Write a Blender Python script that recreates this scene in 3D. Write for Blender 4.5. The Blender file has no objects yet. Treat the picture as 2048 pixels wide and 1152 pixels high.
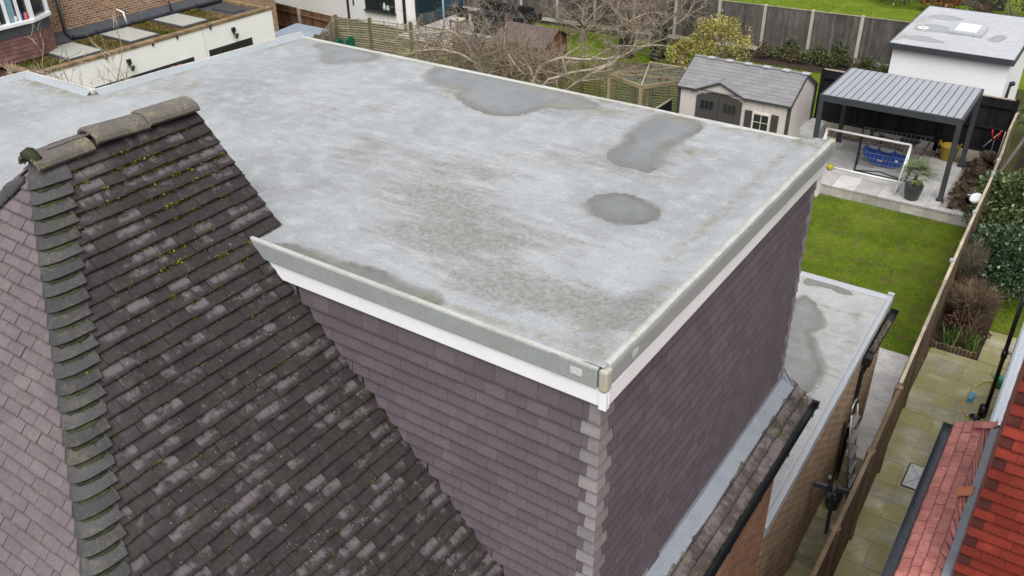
import bpy, bmesh, math, random
import numpy as np
from mathutils import Vector, Matrix, noise as mn

# ------------------------------------------------------------------ camera, sky, sun, exposure
scene = bpy.context.scene
COL = scene.collection
CAM = Vector((0, 0, 10.55))
PITCH, ROLL, YAW = math.radians(31.304), math.radians(-.7814), math.radians(34.663)
fw = Vector((-math.sin(YAW)*math.cos(PITCH), math.cos(YAW)*math.cos(PITCH), -math.sin(PITCH)))
r0 = Vector((math.cos(YAW), math.sin(YAW), 0)); u0 = r0.cross(fw)
rt = r0*math.cos(ROLL)+u0*math.sin(ROLL); up = -r0*math.sin(ROLL)+u0*math.cos(ROLL)
cd = bpy.data.cameras.new('camera'); cam = bpy.data.objects.new('camera', cd); COL.objects.link(cam)
cd.sensor_width = 36; cd.lens = 36*1781.97/2048; cd.clip_start = .1; cd.clip_end = 2000
m = Matrix((rt, up, -fw)).transposed().to_4x4(); m.translation = CAM; cam.matrix_world = m
scene.camera = cam

SUN_EL, SUN_AZ = math.radians(58), math.radians(150)     # azimuth measured from +Y towards +X
world = bpy.data.worlds.new('World'); scene.world = world; world.use_nodes = True
wt = world.node_tree; wt.nodes.clear()
wo = wt.nodes.new('ShaderNodeOutputWorld'); bg = wt.nodes.new('ShaderNodeBackground')
sky = wt.nodes.new('ShaderNodeTexSky'); sky.sky_type = 'NISHITA'; sky.sun_disc = False
sky.sun_elevation = SUN_EL; sky.sun_rotation = SUN_AZ; sky.dust_density = 4; sky.air_density = 1; sky.ozone_density = 1
hs = wt.nodes.new('ShaderNodeHueSaturation'); hs.inputs['Saturation'].default_value = .22   # overcast: a nearly white sky
wt.links.new(sky.outputs[0], hs.inputs['Color']); wt.links.new(hs.outputs[0], bg.inputs['Color'])
wt.links.new(bg.outputs[0], wo.inputs['Surface']); bg.inputs['Strength'].default_value = .15
sd = bpy.data.lights.new('sun', 'SUN'); so = bpy.data.objects.new('sun', sd); COL.objects.link(so)
sd.energy = 1.5; sd.angle = math.radians(60); sd.color = (1, .97, .92)
sdir = Vector((math.sin(SUN_AZ)*math.cos(SUN_EL), math.cos(SUN_AZ)*math.cos(SUN_EL), math.sin(SUN_EL)))
so.rotation_euler = sdir.to_track_quat('Z', 'Y').to_euler(); so.location = (0, 0, 60)
scene.view_settings.view_transform = 'Standard'; scene.view_settings.look = 'None'
scene.view_settings.exposure = .5; scene.view_settings.gamma = 1
scene.cycles.max_bounces = 6; scene.cycles.transparent_max_bounces = 12
scene.cycles.use_denoising = True

random.seed(7); rng = np.random.default_rng(7)
R = random.uniform

# ------------------------------------------------------------------ materials
class Mat:
    def __init__(s, name, rough=.7, spec=.3):
        s.m = bpy.data.materials.new(name); s.m.use_nodes = True; s.t = s.m.node_tree; s.t.nodes.clear()
        s.out = s.t.nodes.new('ShaderNodeOutputMaterial'); s.b = s.t.nodes.new('ShaderNodeBsdfPrincipled')
        s.t.links.new(s.b.outputs[0], s.out.inputs[0])
        s.set('Roughness', rough); s.set('Specular IOR Level', spec)
    def put(s, sock, v):
        if hasattr(v, 'is_output'): s.t.links.new(v, sock)
        elif isinstance(v, (tuple, list)) and len(v) == 3 and sock.type == 'RGBA': sock.default_value = (*v, 1)
        else: sock.default_value = v
    def set(s, k, v): s.put(s.b.inputs[k], v)
    def node(s, ty, ins={}, **props):
        n = s.t.nodes.new(ty)
        for k, v in props.items(): setattr(n, k, v)
        for k, v in ins.items(): s.put(n.inputs[k], v)
        return n
    def obj(s): return s.node('ShaderNodeTexCoord').outputs['Object']
    def uv(s): return s.node('ShaderNodeUVMap', uv_map='UVMap').outputs[0]
    def xyz(s, v=None):
        n = s.node('ShaderNodeSeparateXYZ', {0: v or s.obj()}); return n.outputs[0], n.outputs[1], n.outputs[2]
    def comb(s, x, y, z=0.): return s.node('ShaderNodeCombineXYZ', {0: x, 1: y, 2: z}).outputs[0]
    def map(s, scale, vec=None, rot=(0, 0, 0)):
        return s.node('ShaderNodeMapping', {0: vec or s.obj(), 'Scale': scale, 'Rotation': rot}).outputs[0]
    def noise(s, scale, detail=4, rough=.6, vec=None, dist=0):
        return s.node('ShaderNodeTexNoise', {'Vector': vec or s.obj(), 'Scale': scale, 'Detail': detail, 'Roughness': rough, 'Distortion': dist}).outputs[0]
    def voro(s, scale, vec=None, feature='F1', out=0, rand=1):
        return s.node('ShaderNodeTexVoronoi', {'Vector': vec or s.obj(), 'Scale': scale, 'Randomness': rand}, feature=feature).outputs[out]
    def attr(s, name): return s.node('ShaderNodeAttribute', attribute_name=name).outputs['Fac']
    def math(s, op, a, b=0., clamp=False):
        return s.node('ShaderNodeMath', {0: a, 1: b}, operation=op, use_clamp=clamp).outputs[0]
    def ss(s, v, lo, hi, a=0., b=1.):
        return s.node('ShaderNodeMapRange', {0: v, 1: lo, 2: hi, 3: a, 4: b}, interpolation_type='SMOOTHSTEP').outputs[0]
    def ramp(s, fac, stops):
        n = s.node('ShaderNodeValToRGB', {0: fac}); e = n.color_ramp.elements
        while len(e) < len(stops): e.new(.5)
        for i, (p, c) in enumerate(stops):
            e[i].position = p; e[i].color = (*c, 1)
        return n.outputs[0]
    def mix(s, f, a, b, blend='MIX'):
        n = s.node('ShaderNodeMix', data_type='RGBA', blend_type=blend)
        s.put(n.inputs[0], f); s.put(n.inputs[6], a); s.put(n.inputs[7], b); return n.outputs[2]
    def mul(s, c, f):       # scale a colour by a value socket
        return s.mix(1., c, s.comb(f, f, f), 'MULTIPLY')
    def col(s, c): s.set('Base Color', c); return s
    def bump(s, h, strength=.4, dist=.01):
        n = s.node('ShaderNodeBump', {'Strength': strength, 'Distance': dist, 'Height': h}); s.set('Normal', n.outputs[0]); return s

MATS = {}
def simple(name, c, rough=.6, spec=.3, var=.15, scale=12, bump=.15, metal=0):
    """A plain coloured surface with a little dirt and unevenness."""
    if name in MATS: return MATS[name]
    k = Mat(name, rough, spec); n = k.noise(scale, 6)
    f = k.ss(n, .25, .75, 1-var, 1+var*.6)
    k.col(k.mul(k.mul(c, f), k.ss(k.attr('rnd'), 0, 1, 1-var, 1+var)))
    if bump: k.bump(k.noise(scale*6, 4), bump, .005)
    if metal: k.set('Metallic', metal)
    k.set('Roughness', k.ss(n, .2, .8, rough*.85, min(1, rough*1.15)))
    MATS[name] = k.m; return k.m

def roof_mat(name, base, dark, dirtc, seam=0):
    k = Mat(name, .55, .22)
    o = k.obj()
    big = k.noise(.9, 6, .62); mid = k.noise(5, 7, .68); fine = k.noise(55, 3, .7)
    streak = k.noise(3.2, 6, .7, k.map((.8, 3.6, 1), rot=(0, 0, .12)))
    c = k.mix(k.ss(big, .32, .68), dark, base)
    c = k.mix(k.ss(mid, .42, .74, 0., .7), c, (base[0]*1.25, base[1]*1.25, base[2]*1.25))
    dm = k.math('ADD', k.attr('dirt'), k.math('MULTIPLY', k.math('SUBTRACT', streak, .5), 2.0))
    grain = k.ss(k.noise(26, 5, .75), .40, .62)
    dmask = k.math('MULTIPLY', k.ss(dm, .10, .85), k.math('ADD', k.math('MULTIPLY', grain, .6), .4), True)
    c = k.mix(k.math('MULTIPLY', dmask, .85), c, dirtc)
    specks = k.math('MULTIPLY', k.ss(k.noise(38, 4, .7), .56, .66), k.ss(streak, .40, .60))
    c = k.mix(k.math('MULTIPLY', specks, .6), c, (base[0]*.5, base[1]*.5, base[2]*.48))
    c = k.mul(c, k.ss(fine, .3, .7, .9, 1.1))
    w = k.math('ADD', k.attr('wet'), k.math('MULTIPLY', k.math('SUBTRACT', k.noise(6, 8, .72), .5), .17))
    w = k.math('ADD', w, k.math('MULTIPLY', k.math('SUBTRACT', k.noise(45, 3, .7), .5), .05))
    soft = k.ss(k.noise(1.1, 3), .42, .62, .008, .10)
    wet = k.node('ShaderNodeMapRange', {0: w, 1: k.math('MULTIPLY', soft, -1.), 2: soft, 3: 0., 4: 1.}, interpolation_type='SMOOTHSTEP').outputs[0]
    sky_refl = k.ss(k.math('ADD', w, k.math('MULTIPLY', k.math('SUBTRACT', k.noise(3, 4), .5), .12)), -.02, .20)
    wc = k.mix(sky_refl, (dirtc[0]*.66, dirtc[1]*.65, dirtc[2]*.58), (dark[0]*.74, dark[1]*.74, dark[2]*.73))  # pale puddle middle: reflected sky put into the colour; brown rim is dirt
    rimn = k.ss(k.noise(1.6, 3), .40, .60, .25, 1.)
    wc = k.mix(rimn, (dark[0]*.60, dark[1]*.60, dark[2]*.58), wc)
    wc = k.mul(wc, k.ss(k.noise(9, 5, .6), .3, .7, .92, 1.08))
    halo = k.math('MULTIPLY', k.ss(w, -.06, 0.), .25)
    c = k.mix(halo, c, dirtc)
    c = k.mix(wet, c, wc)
    e = k.attr('moss')
    mossm = k.math('MULTIPLY', e, k.ss(k.noise(9, 6, .7), .42, .62))
    c = k.mix(mossm, c, (.20, .185, .125))
    c = k.mix(k.math('MULTIPLY', k.math('MULTIPLY', e, k.ss(k.noise(40, 4, .7), .57, .63)), .7), c, (.14, .15, .05))
    k.col(c)
    k.set('Roughness', k.node('ShaderNodeMapRange', {0: wet, 1: 0., 2: 1., 3: .6, 4: .16}).outputs[0])
    spl = k.math('ADD', k.math('MULTIPLY', wet, .35), .22); k.set('Specular IOR Level', spl)
    h = k.math('MULTIPLY', k.math('ADD', k.noise(34, 4, .7), k.math('MULTIPLY', k.noise(7, 3), .8)), k.ss(wet, 0., 1., 1., .03))
    k.bump(h, .35, .012)
    return k.m

def tile_mat(name, base, var=.16, stain=0., stainc=(.028, .026, .026), pale=None, moss=0., lichen=0., dots=0., sheen=.55, hue=None, scale=9, grime_shade=.0, spec=.12, slo=.40, hip=False):
    k = Mat(name, sheen, spec); r = k.attr('rnd')
    c = k.mul(base, k.ss(r, 0, 1, 1-var, 1+var))
    if hue: c = k.mix(k.ss(k.voro(1.7, k.comb(r, r, r), out=1) if False else r, .6, 1., 0., .5), c, hue)
    u, v, _ = k.xyz(k.uv())
    n1 = k.noise(scale, 6, .65); n2 = k.noise(2.6, 5, .6); n3 = k.noise(70, 4, .7)
    streak = k.noise(14, 5, .7, k.map((1.6, 7, 1), k.comb(u, k.math('ADD', k.math('MULTIPLY', r, 37.), v), 0.)))
    c = k.mul(c, k.ss(n3, .25, .75, .86, 1.12))
    if stain:
        m_ = k.math('ADD', k.math('ADD', k.math('MULTIPLY', n1, 1.0), k.math('MULTIPLY', k.math('SUBTRACT', n2, .5), 1.1)), k.math('MULTIPLY', k.math('SUBTRACT', r, .5), .12))
        runs = k.noise(5, 5, .7, k.map((9, .8, 1), k.comb(k.math('ADD', u, k.math('MULTIPLY', r, 19.)), v, 0.)))
        m_ = k.math('ADD', m_, k.math('MULTIPLY', k.math('SUBTRACT', runs, .5), .95))
        edge = k.math('ABSOLUTE', k.math('SUBTRACT', v, .52))
        m_ = k.math('ADD', m_, k.math('MULTIPLY', edge, .18))
        if hip:      # cleaner band beside the hip, heavier growth beyond it
            ox, oy, _ = k.xyz(); hd_ = k.math('ADD', k.math('ADD', oy, k.math('MULTIPLY', ox, .71)), k.math('ADD', k.math('MULTIPLY', k.math('SUBTRACT', n2, .5), .8), 1.038))
            near = k.ss(hd_, .85, .30)
            m_ = k.math('ADD', m_, k.math('SUBTRACT', .07, k.math('MULTIPLY', near, .22)))
        mask = k.math('MULTIPLY', k.ss(m_, slo-(.10 if hip else 0), slo+(.34 if hip else .26)), stain, True)
        sv = k.ss(k.math('ADD', runs, k.math('MULTIPLY', k.math('SUBTRACT', n1, .5), .6)), .3, .75, .6, 1.9)
        c = k.mix(mask, c, k.mul(stainc, sv))
    if grime_shade:  # shadow line under each course put into the colour, along with grime
        gm = k.math('MULTIPLY', k.ss(k.math('ADD', v, k.math('MULTIPLY', k.math('SUBTRACT', k.noise(30, 4, .7), .5), .14)), .11, .0), grime_shade, True)
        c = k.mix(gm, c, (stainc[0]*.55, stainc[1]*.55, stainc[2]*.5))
    if pale:
        pm = k.math('MULTIPLY', k.ss(k.math('ADD', k.noise(7, 6, .7), k.math('MULTIPLY', r, .25)), .62, .78), .6)
        pm = k.math('MULTIPLY', pm, k.math('MULTIPLY', k.ss(v, .12, .35), k.ss(v, .95, .7)))
        c = k.mix(pm, c, pale)
    if lichen:
        c = k.mix(k.math('MULTIPLY', k.ss(k.math('ADD', k.math('MULTIPLY', k.noise(30, 6, .75), .6), k.math('MULTIPLY', k.noise(4, 4), .4)), .50, .60), lichen), c, (.30, .27, .13))
    if dots:
        d = k.math('SUBTRACT', k.voro(34), k.math('MULTIPLY', k.noise(9, 3), .16)); pick = k.ss(k.noise(3.3, 4), .46, .60)
        dm = k.math('MULTIPLY', k.math('LESS_THAN', d, .045), k.math('MULTIPLY', pick, dots), True)
        dm = k.math('MULTIPLY', dm, k.math('GREATER_THAN', k.node('ShaderNodeTexVoronoi', {'Vector': k.obj(), 'Scale': 34}).outputs[1], .55))
        c = k.mix(dm, c, (.46, .455, .39))
    if moss:
        mm = k.math('MULTIPLY', k.ss(v, .16, .02), k.ss(k.noise(10, 6, .7), .50, .62))
        mm = k.math('MULTIPLY', mm, moss, True)
        c = k.mix(mm, c, (.045, .055, .015))
    k.col(c); k.bump(k.math('ADD', n3, k.math('MULTIPLY', n1, .8)), .35, .004)
    return k.m

def brick_mat(name, c1, c2, mortar, axis, bw=.225, bh=.075, msize=.010, bias=0.):
    """axis 'x': wall whose face looks along x (pattern in y,z); 'y': face looks along y."""
    k = Mat(name, .85, .08); x, y, z = k.xyz()
    v = k.comb(y if axis == 'x' else x, z, 0.)
    n = k.node('ShaderNodeTexBrick', {'Vector': v, 'Scale': 1., 'Mortar Size': msize, 'Mortar Smooth': .15, 'Bias': bias, 'Brick Width': bw, 'Row Height': bh,
               'Color1': (*c1, 1), 'Color2': (*c2, 1), 'Mortar': (*mortar, 1)})
    c = k.mul(n.outputs[0], k.ss(k.noise(1.3, 5), .25, .75, .8, 1.15))
    c = k.mul(c, k.ss(k.noise(16, 6, .7), .25, .75, .78, 1.2))
    c = k.mix(k.math('MULTIPLY', k.ss(k.noise(3.5, 4), .55, .75), .35), c, (c1[0]*.45, c1[1]*.45, c1[2]*.5))
    k.col(c)
    k.bump(k.math('ADD', k.math('MULTIPLY', n.outputs[1], -1.), k.math('MULTIPLY', k.noise(60, 4), .3)), .6, .008)
    return k.m

def wood_mat(name, c, dark, axis=2, board=.0, green=0., scale=3.):
    """weathered timber, grain along `axis`"""
    k = Mat(name, .85, .06); s_ = [scale*6]*3; s_[axis] = scale*.35
    g = k.noise(2.2, 8, .7, k.map(s_)); r = k.attr('rnd')
    c_ = k.mix(k.ss(g, .3, .7), dark, c); c_ = k.mul(c_, k.ss(r, 0, 1, .74, 1.2))
    c_ = k.mul(c_, k.ss(k.noise(1.6, 5), .3, .7, .78, 1.15))
    if green: c_ = k.mix(k.math('MULTIPLY', k.ss(k.noise(4, 6, .7), .45, .65), green), c_, (.13, .14, .05))
    k.col(c_); k.bump(g, .4, .006); return k.m

def slab_mat(name, c, c2, green=0., rough=.6):
    k = Mat(name, rough, .35); r = k.attr('rnd')
    n = k.noise(2.4, 7, .68, dist=.6); st = k.noise(3.5, 6, .7, k.map((1, 5, 1)))
    c_ = k.mix(k.ss(n, .34, .66), c, c2); c_ = k.mul(c_, k.ss(r, 0, 1, .82, 1.14)); c_ = k.mul(c_, k.ss(st, .3, .7, .88, 1.1))
    if green: c_ = k.mix(k.math('MULTIPLY', k.ss(k.math('ADD', k.noise(1.7, 6, .65), k.math('MULTIPLY', r, .12)), .42, .66), green), c_, (.20, .185, .045))
    c_ = k.mul(c_, k.ss(k.noise(40, 4, .7), .3, .7, .9, 1.1))
    k.col(c_); k.bump(k.noise(30, 5), .25, .005); return k.m

def leaf_mat(name, c1, c2, c3=None, rough=.5, spec=.35):
    k = Mat(name, rough, spec); r = k.attr('rnd')
    st = [(0., c1), (.65, c2)] + ([(1., c3)] if c3 else [])
    c = k.ramp(r, st); c = k.mul(c, k.ss(k.noise(2.5, 3), .3, .7, .75, 1.2)); k.col(c)
    k.set('Subsurface Weight', 0.); return k.m

def lawn_mat(name, g1, g2, g3, soil):
    k = Mat(name, .9, .04)
    a = k.noise(1.1, 6, .65); b = k.noise(7, 7, .75); f = k.noise(60, 4, .8)
    c = k.mix(k.ss(a, .35, .65), g1, g2); c = k.mix(k.ss(b, .46, .68, 0., .8), c, g3)
    c = k.mix(k.math('MULTIPLY', k.ss(k.noise(2.3, 6, .75), .49, .66), .85), c, soil)
    c = k.mul(c, k.ss(f, .25, .75, .62, 1.35)); k.col(c); k.bump(f, .8, .03); return k.m

def glass_mat(name, c=(.02, .025, .03), rough=.04):
    if name in MATS: return MATS[name]
    k = Mat(name, rough, .8); k.col(c); MATS[name] = k.m; return k.m

# ------------------------------------------------------------------ mesh collection and object helpers
class MB:
    def __init__(s): s.v = []; s.f = []; s.r = []; s.uv = []; s.mi = []
    def face(s, pts, rnd=None, uv=None, mi=0):
        i = len(s.v); s.v += [tuple(p) for p in pts]; s.f.append(tuple(range(i, i+len(pts))))
        s.r.append(R(0, 1) if rnd is None else rnd); s.uv.append(uv or [(.5, .5)]*len(pts)); s.mi.append(mi)
    def hexa(s, p, rnd=None, mi=0):
        """p[0:4] lower ring, p[4:8] upper ring (counter-clockwise from above)"""
        if rnd is None: rnd = R(0, 1)
        i = len(s.v); s.v += [tuple(q) for q in p]
        for q, uv in (((3, 2, 1, 0), None), ((4, 5, 6, 7), [(0, 0), (1, 0), (1, 1), (0, 1)]), ((0, 1, 5, 4), [(0, 0), (1, 0), (1, 0), (0, 0)]),
                      ((1, 2, 6, 5), None), ((2, 3, 7, 6), None), ((3, 0, 4, 7), None)):
            s.f.append(tuple(i+k for k in q)); s.r.append(rnd); s.uv.append(uv or [(.5, .5)]*4); s.mi.append(mi)
    def box(s, a, b, rnd=None, mi=0):
        x0, y0, z0 = [min(p, q) for p, q in zip(a, b)]; x1, y1, z1 = [max(p, q) for p, q in zip(a, b)]
        s.hexa([(x0, y0, z0), (x1, y0, z0), (x1, y1, z0), (x0, y1, z0), (x0, y0, z1), (x1, y0, z1), (x1, y1, z1), (x0, y1, z1)], rnd, mi)
    def bar(s, p, q, w, h, upv=(0, 0, 1), rnd=None):
        """a square-section bar from p to q; w across, h along upv"""
        p, q = Vector(p), Vector(q); d = (q-p).normalized(); u = Vector(upv); sd_ = d.cross(u)
        if sd_.length < 1e-4: sd_ = d.cross(Vector((1, 0, 0)))
        sd_.normalize(); u = sd_.cross(d).normalized()
        a, b = sd_*w/2, u*h/2
        s.hexa([p-a-b, p+a-b, q+a-b, q-a-b, p-a+b, p+a+b, q+a+b, q-a+b], rnd)
    def tube(s, pts, rad, n=6, rnd=None, cap=True):
        pts = [Vector(p) for p in pts]
        if rnd is None: rnd = R(0, 1)
        rad = rad if isinstance(rad, (list, tuple)) else [rad]*len(pts)
        base = len(s.v); prev = None
        for i, p in enumerate(pts):
            d = (pts[min(i+1, len(pts)-1)]-pts[max(i-1, 0)])
            d = d.normalized() if d.length > 1e-9 else Vector((0, 0, 1))
            a = prev if prev is not None else (Vector((0, 0, 1)) if abs(d.z) < .9 else Vector((1, 0, 0)))
            a = (a-d*a.dot(d)); a = a.normalized() if a.length > 1e-6 else d.orthogonal().normalized()
            prev = a; b = d.cross(a)
            for j in range(n):
                t = 2*math.pi*j/n; s.v.append(tuple(p+(a*math.cos(t)+b*math.sin(t))*rad[i]))
        for i in range(len(pts)-1):
            for j in range(n):
                k = (j+1) % n
                s.f.append((base+i*n+j, base+i*n+k, base+(i+1)*n+k, base+(i+1)*n+j)); s.r.append(rnd); s.uv.append([(.5, .5)]*4); s.mi.append(0)
        if cap:
            e = base+(len(pts)-1)*n
            for q in (tuple(base+j for j in reversed(range(n))), tuple(e+j for j in range(n))):
                s.f.append(q); s.r.append(rnd); s.uv.append([(.5, .5)]*n); s.mi.append(0)
    def lathe(s, prof, c=(0, 0, 0), n=20, rnd=None):
        """prof: list of (radius, z)"""
        if rnd is None: rnd = R(0, 1)
        base = len(s.v)
        for rr, z in prof:
            for j in range(n):
                t = 2*math.pi*j/n; s.v.append((c[0]+rr*math.cos(t), c[1]+rr*math.sin(t), c[2]+z))
        for i in range(len(prof)-1):
            for j in range(n):
                k = (j+1) % n
                s.f.append((base+i*n+j, base+i*n+k, base+(i+1)*n+k, base+(i+1)*n+j)); s.r.append(rnd); s.uv.append([(.5, .5)]*4); s.mi.append(0)
    def prism(s, poly, z0, z1, rnd=None):
        if rnd is None: rnd = R(0, 1)
        n = len(poly); i = len(s.v)
        s.v += [(x, y, z0) for x, y in poly]+[(x, y, z1) for x, y in poly]
        F = [tuple(i+k for k in reversed(range(n))), tuple(i+n+k for k in range(n))]+[(i+k, i+(k+1) % n, i+n+(k+1) % n, i+n+k) for k in range(n)]
        for q in F: s.f.append(q); s.r.append(rnd); s.uv.append([(.5, .5)]*len(q)); s.mi.append(0)
    def extrude(s, poly, vec, rnd=None):
        """poly: 3D outline, extruded along vec"""
        if rnd is None: rnd = R(0, 1)
        n = len(poly); i = len(s.v); vec = Vector(vec)
        s.v += [tuple(Vector(p)) for p in poly]+[tuple(Vector(p)+vec) for p in poly]
        F = [tuple(i+k for k in reversed(range(n))), tuple(i+n+k for k in range(n))]+[(i+k, i+(k+1) % n, i+n+(k+1) % n, i+n+k) for k in range(n)]
        for q in F: s.f.append(q); s.r.append(rnd); s.uv.append([(.5, .5)]*len(q)); s.mi.append(0)
    def build(s, name, mat, parent=None, smooth=False, bevel=0., local=False):
        me = bpy.data.meshes.new(name); off = Vector((0, 0, 0))
        if parent is not None and not local: off = world_loc(parent)
        me.from_pydata([tuple(Vector(p)-off) for p in s.v], [], s.f)
        a = me.attributes.new('rnd', 'FLOAT', 'FACE'); a.data.foreach_set('value', s.r)
        ul = me.uv_layers.new(name='UVMap'); flat = [c for uv in s.uv for p in uv for c in p]
        if len(flat) == 2*len(me.loops): ul.data.foreach_set('uv', flat)
        for mm in (mat if isinstance(mat, (list, tuple)) else [mat]): me.materials.append(mm)
        if any(s.mi): me.polygons.foreach_set('material_index', s.mi)
        bm = bmesh.new(); bm.from_mesh(me); bmesh.ops.recalc_face_normals(bm, faces=bm.faces); bm.to_mesh(me); bm.free()
        if smooth: me.shade_smooth() if hasattr(me, 'shade_smooth') else None
        o = bpy.data.objects.new(name, me); COL.objects.link(o)
        if parent is not None: o.parent = parent
        if bevel:
            b = o.modifiers.new('bevel', 'BEVEL'); b.width = bevel; b.segments = 2; b.limit_method = 'ANGLE'
        return o

LOC = {}
def world_loc(o):
    v = Vector((0, 0, 0))
    while o is not None:
        v += Vector(o.location); o = o.parent
    return v
def tag(o, label, cat, group=None, kind=None):
    if label: o['label'] = label
    if cat: o['category'] = cat
    if group: o['group'] = group
    if kind: o['kind'] = kind
    return o
def thing(name, label, cat, loc=(0, 0, 0), group=None, rz=0):
    o = bpy.data.objects.new(name, None); COL.objects.link(o); o.location = loc; o.rotation_euler.z = rz; o.empty_display_size = .2
    return tag(o, label, cat, group)
def structure(o, label=None):
    o['kind'] = 'structure'
    if label: o['label'] = label
    return o
def copy_tree(o, parent=None):
    c = o.copy(); COL.objects.link(c); c.parent = parent
    for ch in list(o.children): copy_tree(ch, c)
    return c
def b1(a, b, name, mat, parent=None, bevel=0., rnd=.5):
    k = MB(); k.box(a, b, rnd); return k.build(name, mat, parent, bevel=bevel)
def t1(pts, rad, name, mat, parent=None, n=10):
    k = MB(); k.tube(pts, rad, n); return k.build(name, mat, parent, smooth=True)

def np_mesh(name, verts, nper, rnd, mat, parent=None):
    """fast mesh of separate n-gons: verts (N*nper,3)"""
    N = len(verts)//nper; me = bpy.data.meshes.new(name)
    off = world_loc(parent) if parent is not None else Vector((0, 0, 0))
    v = np.asarray(verts, dtype=np.float32)-np.array(off, dtype=np.float32)
    me.vertices.add(len(v)); me.vertices.foreach_set('co', v.ravel())
    me.loops.add(len(v)); me.loops.foreach_set('vertex_index', np.arange(len(v), dtype=np.int32))
    me.polygons.add(N); me.polygons.foreach_set('loop_start', np.arange(0, len(v), nper, dtype=np.int32))
    me.polygons.foreach_set('loop_total', np.full(N, nper, dtype=np.int32))
    a = me.attributes.new('rnd', 'FLOAT', 'FACE'); a.data.foreach_set('value', np.asarray(rnd, dtype=np.float32))
    me.materials.append(mat); me.update(calc_edges=True)
    o = bpy.data.objects.new(name, me); COL.objects.link(o)
    if parent is not None: o.parent = parent
    return o

def leaf_quads(P, D, size, aspect=.6, sizevar=.4):
    """leaf-shaped rhombs at P pointing roughly along D"""
    n = len(P); D = D/np.maximum(np.linalg.norm(D, axis=1, keepdims=True), 1e-6)
    q = rng.normal(size=(n, 3)); S = np.cross(D, q); S /= np.maximum(np.linalg.norm(S, axis=1, keepdims=True), 1e-6)
    L = (size*(1+sizevar*rng.uniform(-1, 1, n)))[:, None]
    v = np.stack([P, P+D*L*.5+S*L*aspect*.5, P+D*L, P+D*L*.5-S*L*aspect*.5], axis=1)
    return v.reshape(-1, 3)

def leaf_clump(c, rad, n, size, name, mat, parent, shell=.55, lumps=14, lump=.45, droop=0., aspect=.6, flat=1.):
    """foliage as leaves gathered in lumps over an ellipsoid"""
    c = np.array(c); rad = np.array(rad)
    d = rng.normal(size=(lumps, 3)); d /= np.linalg.norm(d, axis=1, keepdims=True); d[:, 2] = np.abs(d[:, 2])*1.3-.25
    ctr = d*rng.uniform(shell, 1., (lumps, 1))
    idx = rng.integers(0, lumps, n); lr = rng.uniform(.6, 1.2, lumps)*lump
    e = rng.normal(size=(n, 3)); e /= np.linalg.norm(e, axis=1, keepdims=True)
    P = ctr[idx]+e*(rng.uniform(.35, 1, (n, 1))**.5)*lr[idx][:, None]
    P = c+P*rad; P = P[P[:, 2] > .02]
    n = len(P); D = (P-c)/rad; D /= np.maximum(np.linalg.norm(D, axis=1, keepdims=True), 1e-6)
    D = D*.8+rng.normal(size=(n, 3))*.55; D[:, 2] -= droop
    lr2 = rng.uniform(0, 1, lumps)
    rr = np.clip(lr2[rng.integers(0, lumps, n)]*.5+rng.uniform(0, 1, n)*.5, 0, 1)
    return np_mesh(name, leaf_quads(P, D, size, aspect), 4, rr, mat, parent)
# ------------------------------------------------------------------ shared materials
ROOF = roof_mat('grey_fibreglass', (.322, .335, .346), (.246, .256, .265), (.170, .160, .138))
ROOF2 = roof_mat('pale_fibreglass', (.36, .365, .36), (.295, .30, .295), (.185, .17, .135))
TRIM = tile_mat('grey_trim', (.28, .298, .298), .06, lichen=.10, stain=.35, stainc=(.21, .22, .21), sheen=.45, scale=5)
TRIMTOP = tile_mat('lichened_trim', (.43, .435, .42), .1, lichen=.22, stain=.35, stainc=(.2, .2, .17), sheen=.6)
CORNER = tile_mat('cream_lichen_trim', (.39, .385, .34), .1, stain=.35, stainc=(.26, .23, .13))
WHITE = simple('white_upvc', (.80, .81, .82), .3, .5, .04, 3, 0)
TMAIN = tile_mat('weathered_roof_tile', (.072, .060, .062), .22, stain=.9, stainc=(.0255, .0210, .0220), pale=(.165, .142, .151), grime_shade=.85, slo=.17, hip=True, moss=.6, lichen=.03, dots=.6, sheen=.5)
TFRONT = tile_mat('clean_roof_tile', (.130, .108, .119), .12, stain=.3, stainc=(.10, .083, .09), grime_shade=.75, lichen=.12, sheen=.55, moss=.15)
THANG = tile_mat('purple_hung_tile', (.119, .099, .113), .11, stain=.22, stainc=(.075, .060, .072), dots=.3, sheen=.5, grime_shade=.5)
TCORN = tile_mat('grey_corner_tile', (.225, .205, .213), .16, stain=.4, stainc=(.15, .135, .135), grime_shade=.6, lichen=.1, sheen=.6)
TBON = tile_mat('slate_grey_bonnet', (.058, .056, .058), .25, stain=.45, stainc=(.034, .033, .033), lichen=.14, dots=.3, sheen=.34, spec=.16)
TRIDGE = tile_mat('lichened_ridge_tile', (.12, .108, .098), .12, stain=.55, stainc=(.085, .076, .068), lichen=.38, dots=.5, sheen=.6)
MOSS = leaf_mat('moss', (.028, .035, .008), (.10, .125, .018), (.20, .22, .03), .95, .1)
MORTAR = simple('mossy_mortar', (.045, .048, .028), .95, .1, .3, 20, .6)
LEAD = tile_mat('lead_flashing', (.235, .26, .295), .08, stain=.5, stainc=(.165, .185, .21), lichen=.06, sheen=.42, scale=4)
BLACK = simple('black_plastic', (.012, .013, .014), .35, .5, .2, 6, .05)
ANTH = simple('anthracite_metal', (.042, .046, .053), .42, .5, .06, 4, 0)
FELT = simple('dark_membrane', (.06, .064, .075), .55, .4, .15, 3, .3)
BRICKO = brick_mat('orange_brick', (.42, .165, .085), (.25, .105, .065), (.42, .36, .28), 'x')
BRICKB = brick_mat('brown_brick', (.37, .205, .115), (.16, .088, .055), (.52, .43, .30), 'x', msize=.013)
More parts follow.
